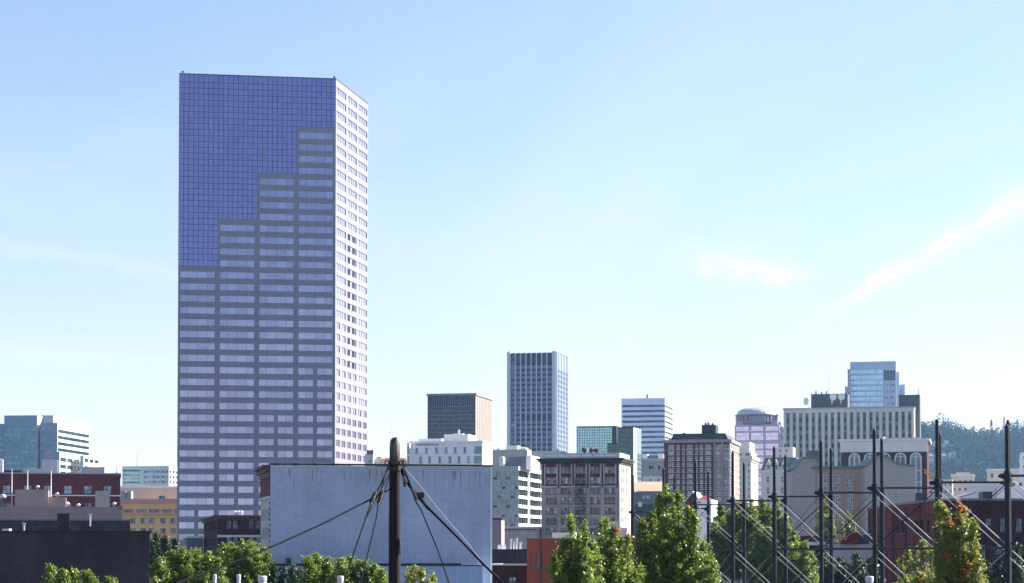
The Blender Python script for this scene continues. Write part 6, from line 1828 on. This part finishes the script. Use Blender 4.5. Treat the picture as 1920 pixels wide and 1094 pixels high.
def far_tree(x, y, h, w, k_, conif=False, store=None):
    z0 = hill_z(x, y) if store is None or store != 'flat' else 0
    t_ = nr.random(k_)
    if conif:
        rad = w * (1 - t_) * .9 + .15; zz_ = z0 + h * (.1 + .9 * t_)
    else:
        rad = w * np.sqrt(np.clip(1 - (2 * t_ - 1.0) ** 2, 0.04, 1)); zz_ = z0 + h * (.22 + .78 * t_)
    an = nr.uniform(0, 2 * math.pi, k_); q = rad * np.sqrt(nr.uniform(.3, 1, k_))
    return np.stack([x + q * np.cos(an), y + q * np.sin(an), zz_ + nr.normal(size=k_) * .5], 1)
for i in range(2600):
    y = rr.uniform(1760, 2520)
    px = rr.uniform(1690, 1950); x = (px - CX) / FPX * y
    h = rr.uniform(9, 26); w = h * rr.uniform(.28, .42)
    pyb, pyt = 1038 - (hill_z(x, y) - CAMZ) * FPX / y, 1038 - (hill_z(x, y) + h - CAMZ) * FPX / y
    if any(abs(px - q[0]) < q[2] / 2 + 4 and y < q[3] + 5 and pyt < q[1] + 5 and pyb > q[1] - 6 for q in HOUSES): continue
    C.append(far_tree(x, y, h, w, 90, rr.random() < .18))
NT = [len(c) for c in C]
C = np.concatenate(C)
me = leaves_mesh('forest', C, 1.9, nr, M_far, None, None, 1.2)
tones = [leaf_mat('hill_leaf_dark', [(.007, .016, .009), (.012, .024, .011), (.018, .033, .013)], .1), leaf_mat('hill_leaf_olive', [(.022, .036, .012), (.04, .058, .016), (.06, .08, .024)], .1)]
for m_ in tones:
    m_.node_tree.nodes['Principled BSDF'].inputs['Roughness'].default_value = .9
    m_.node_tree.nodes['Principled BSDF'].inputs['Specular IOR Level'].default_value = .05
    me.materials.append(m_)
me.polygons.foreach_set('material_index', np.repeat(nr.choice(3, len(NT), p=[.42, .46, .12]), NT).astype(np.int32))
fo = bpy.data.objects.new('forest', me); COL.objects.link(fo); struct(fo, 'stuff')
fo['label'] = 'dense wood covering the hillside at right'
ridge_px = [(1752, 21, 1), (1766, 30, 0), (1781, 26, 1), (1796, 18, 0), (1812, 16, 0), (1828, 17, 1), (1846, 20, 0), (1860, 27, 1), (1872, 20, 0), (1884, 26, 1), (1897, 19, 0), (1909, 24, 1), (1735, 18, 0)]
for i, (px, h, cf) in enumerate(ridge_px):
    y = 2440 + rr.uniform(-20, 40); x = (px - CX) / FPX * y
    z = hill_z(x, y)
    t = empty('ridge_tree', (x, y, z), '%s tree from left on the ridge line, a ' % ('second', 'third', 'fourth', 'fifth', 'sixth', 'seventh', 'eighth', 'ninth', 'tenth', 'eleventh', 'twelfth', 'thirteenth', 'first')[i] + ('pointed conifer' if cf else 'rounded broadleaf'), 'tree', 'trees on the ridge line')
    h *= 1.35
    c = far_tree(x, y, h, h * (.17 if cf else .3), 170, cf) - np.array([x, y, z])
    me = leaves_mesh('crown', c, 2.0, nr, M_conif if cf else M_far); o = bpy.data.objects.new('crown', me); COL.objects.link(o); o.parent = t
    b = MB(); b.tube([(x, y, z - .5), (x, y, z + h * .7)], [.5, .15], 6); b.build('trunk', M_bark, t)
finish_rest()
# ------------------------------------------------------------------ summer haze over the city
M_haze = bpy.data.materials.new('haze')
M_haze.use_nodes = True
hn, hl = M_haze.node_tree.nodes, M_haze.node_tree.links
hn.remove(hn['Principled BSDF'])
hv = hn.new('ShaderNodeVolumePrincipled')
hv.inputs['Color'].default_value = (0.34, 0.62, 1.0, 1)
hv.inputs['Density'].default_value = 0.00006
hv.inputs['Anisotropy'].default_value = 0.35
hl.new(hv.outputs[0], hn['Material Output'].inputs['Volume'])
b = MB(); b.box(-2600, 2600, -260, 4300, -1.0, 230.0)
haze = struct(b.build('haze', M_haze), 'stuff')
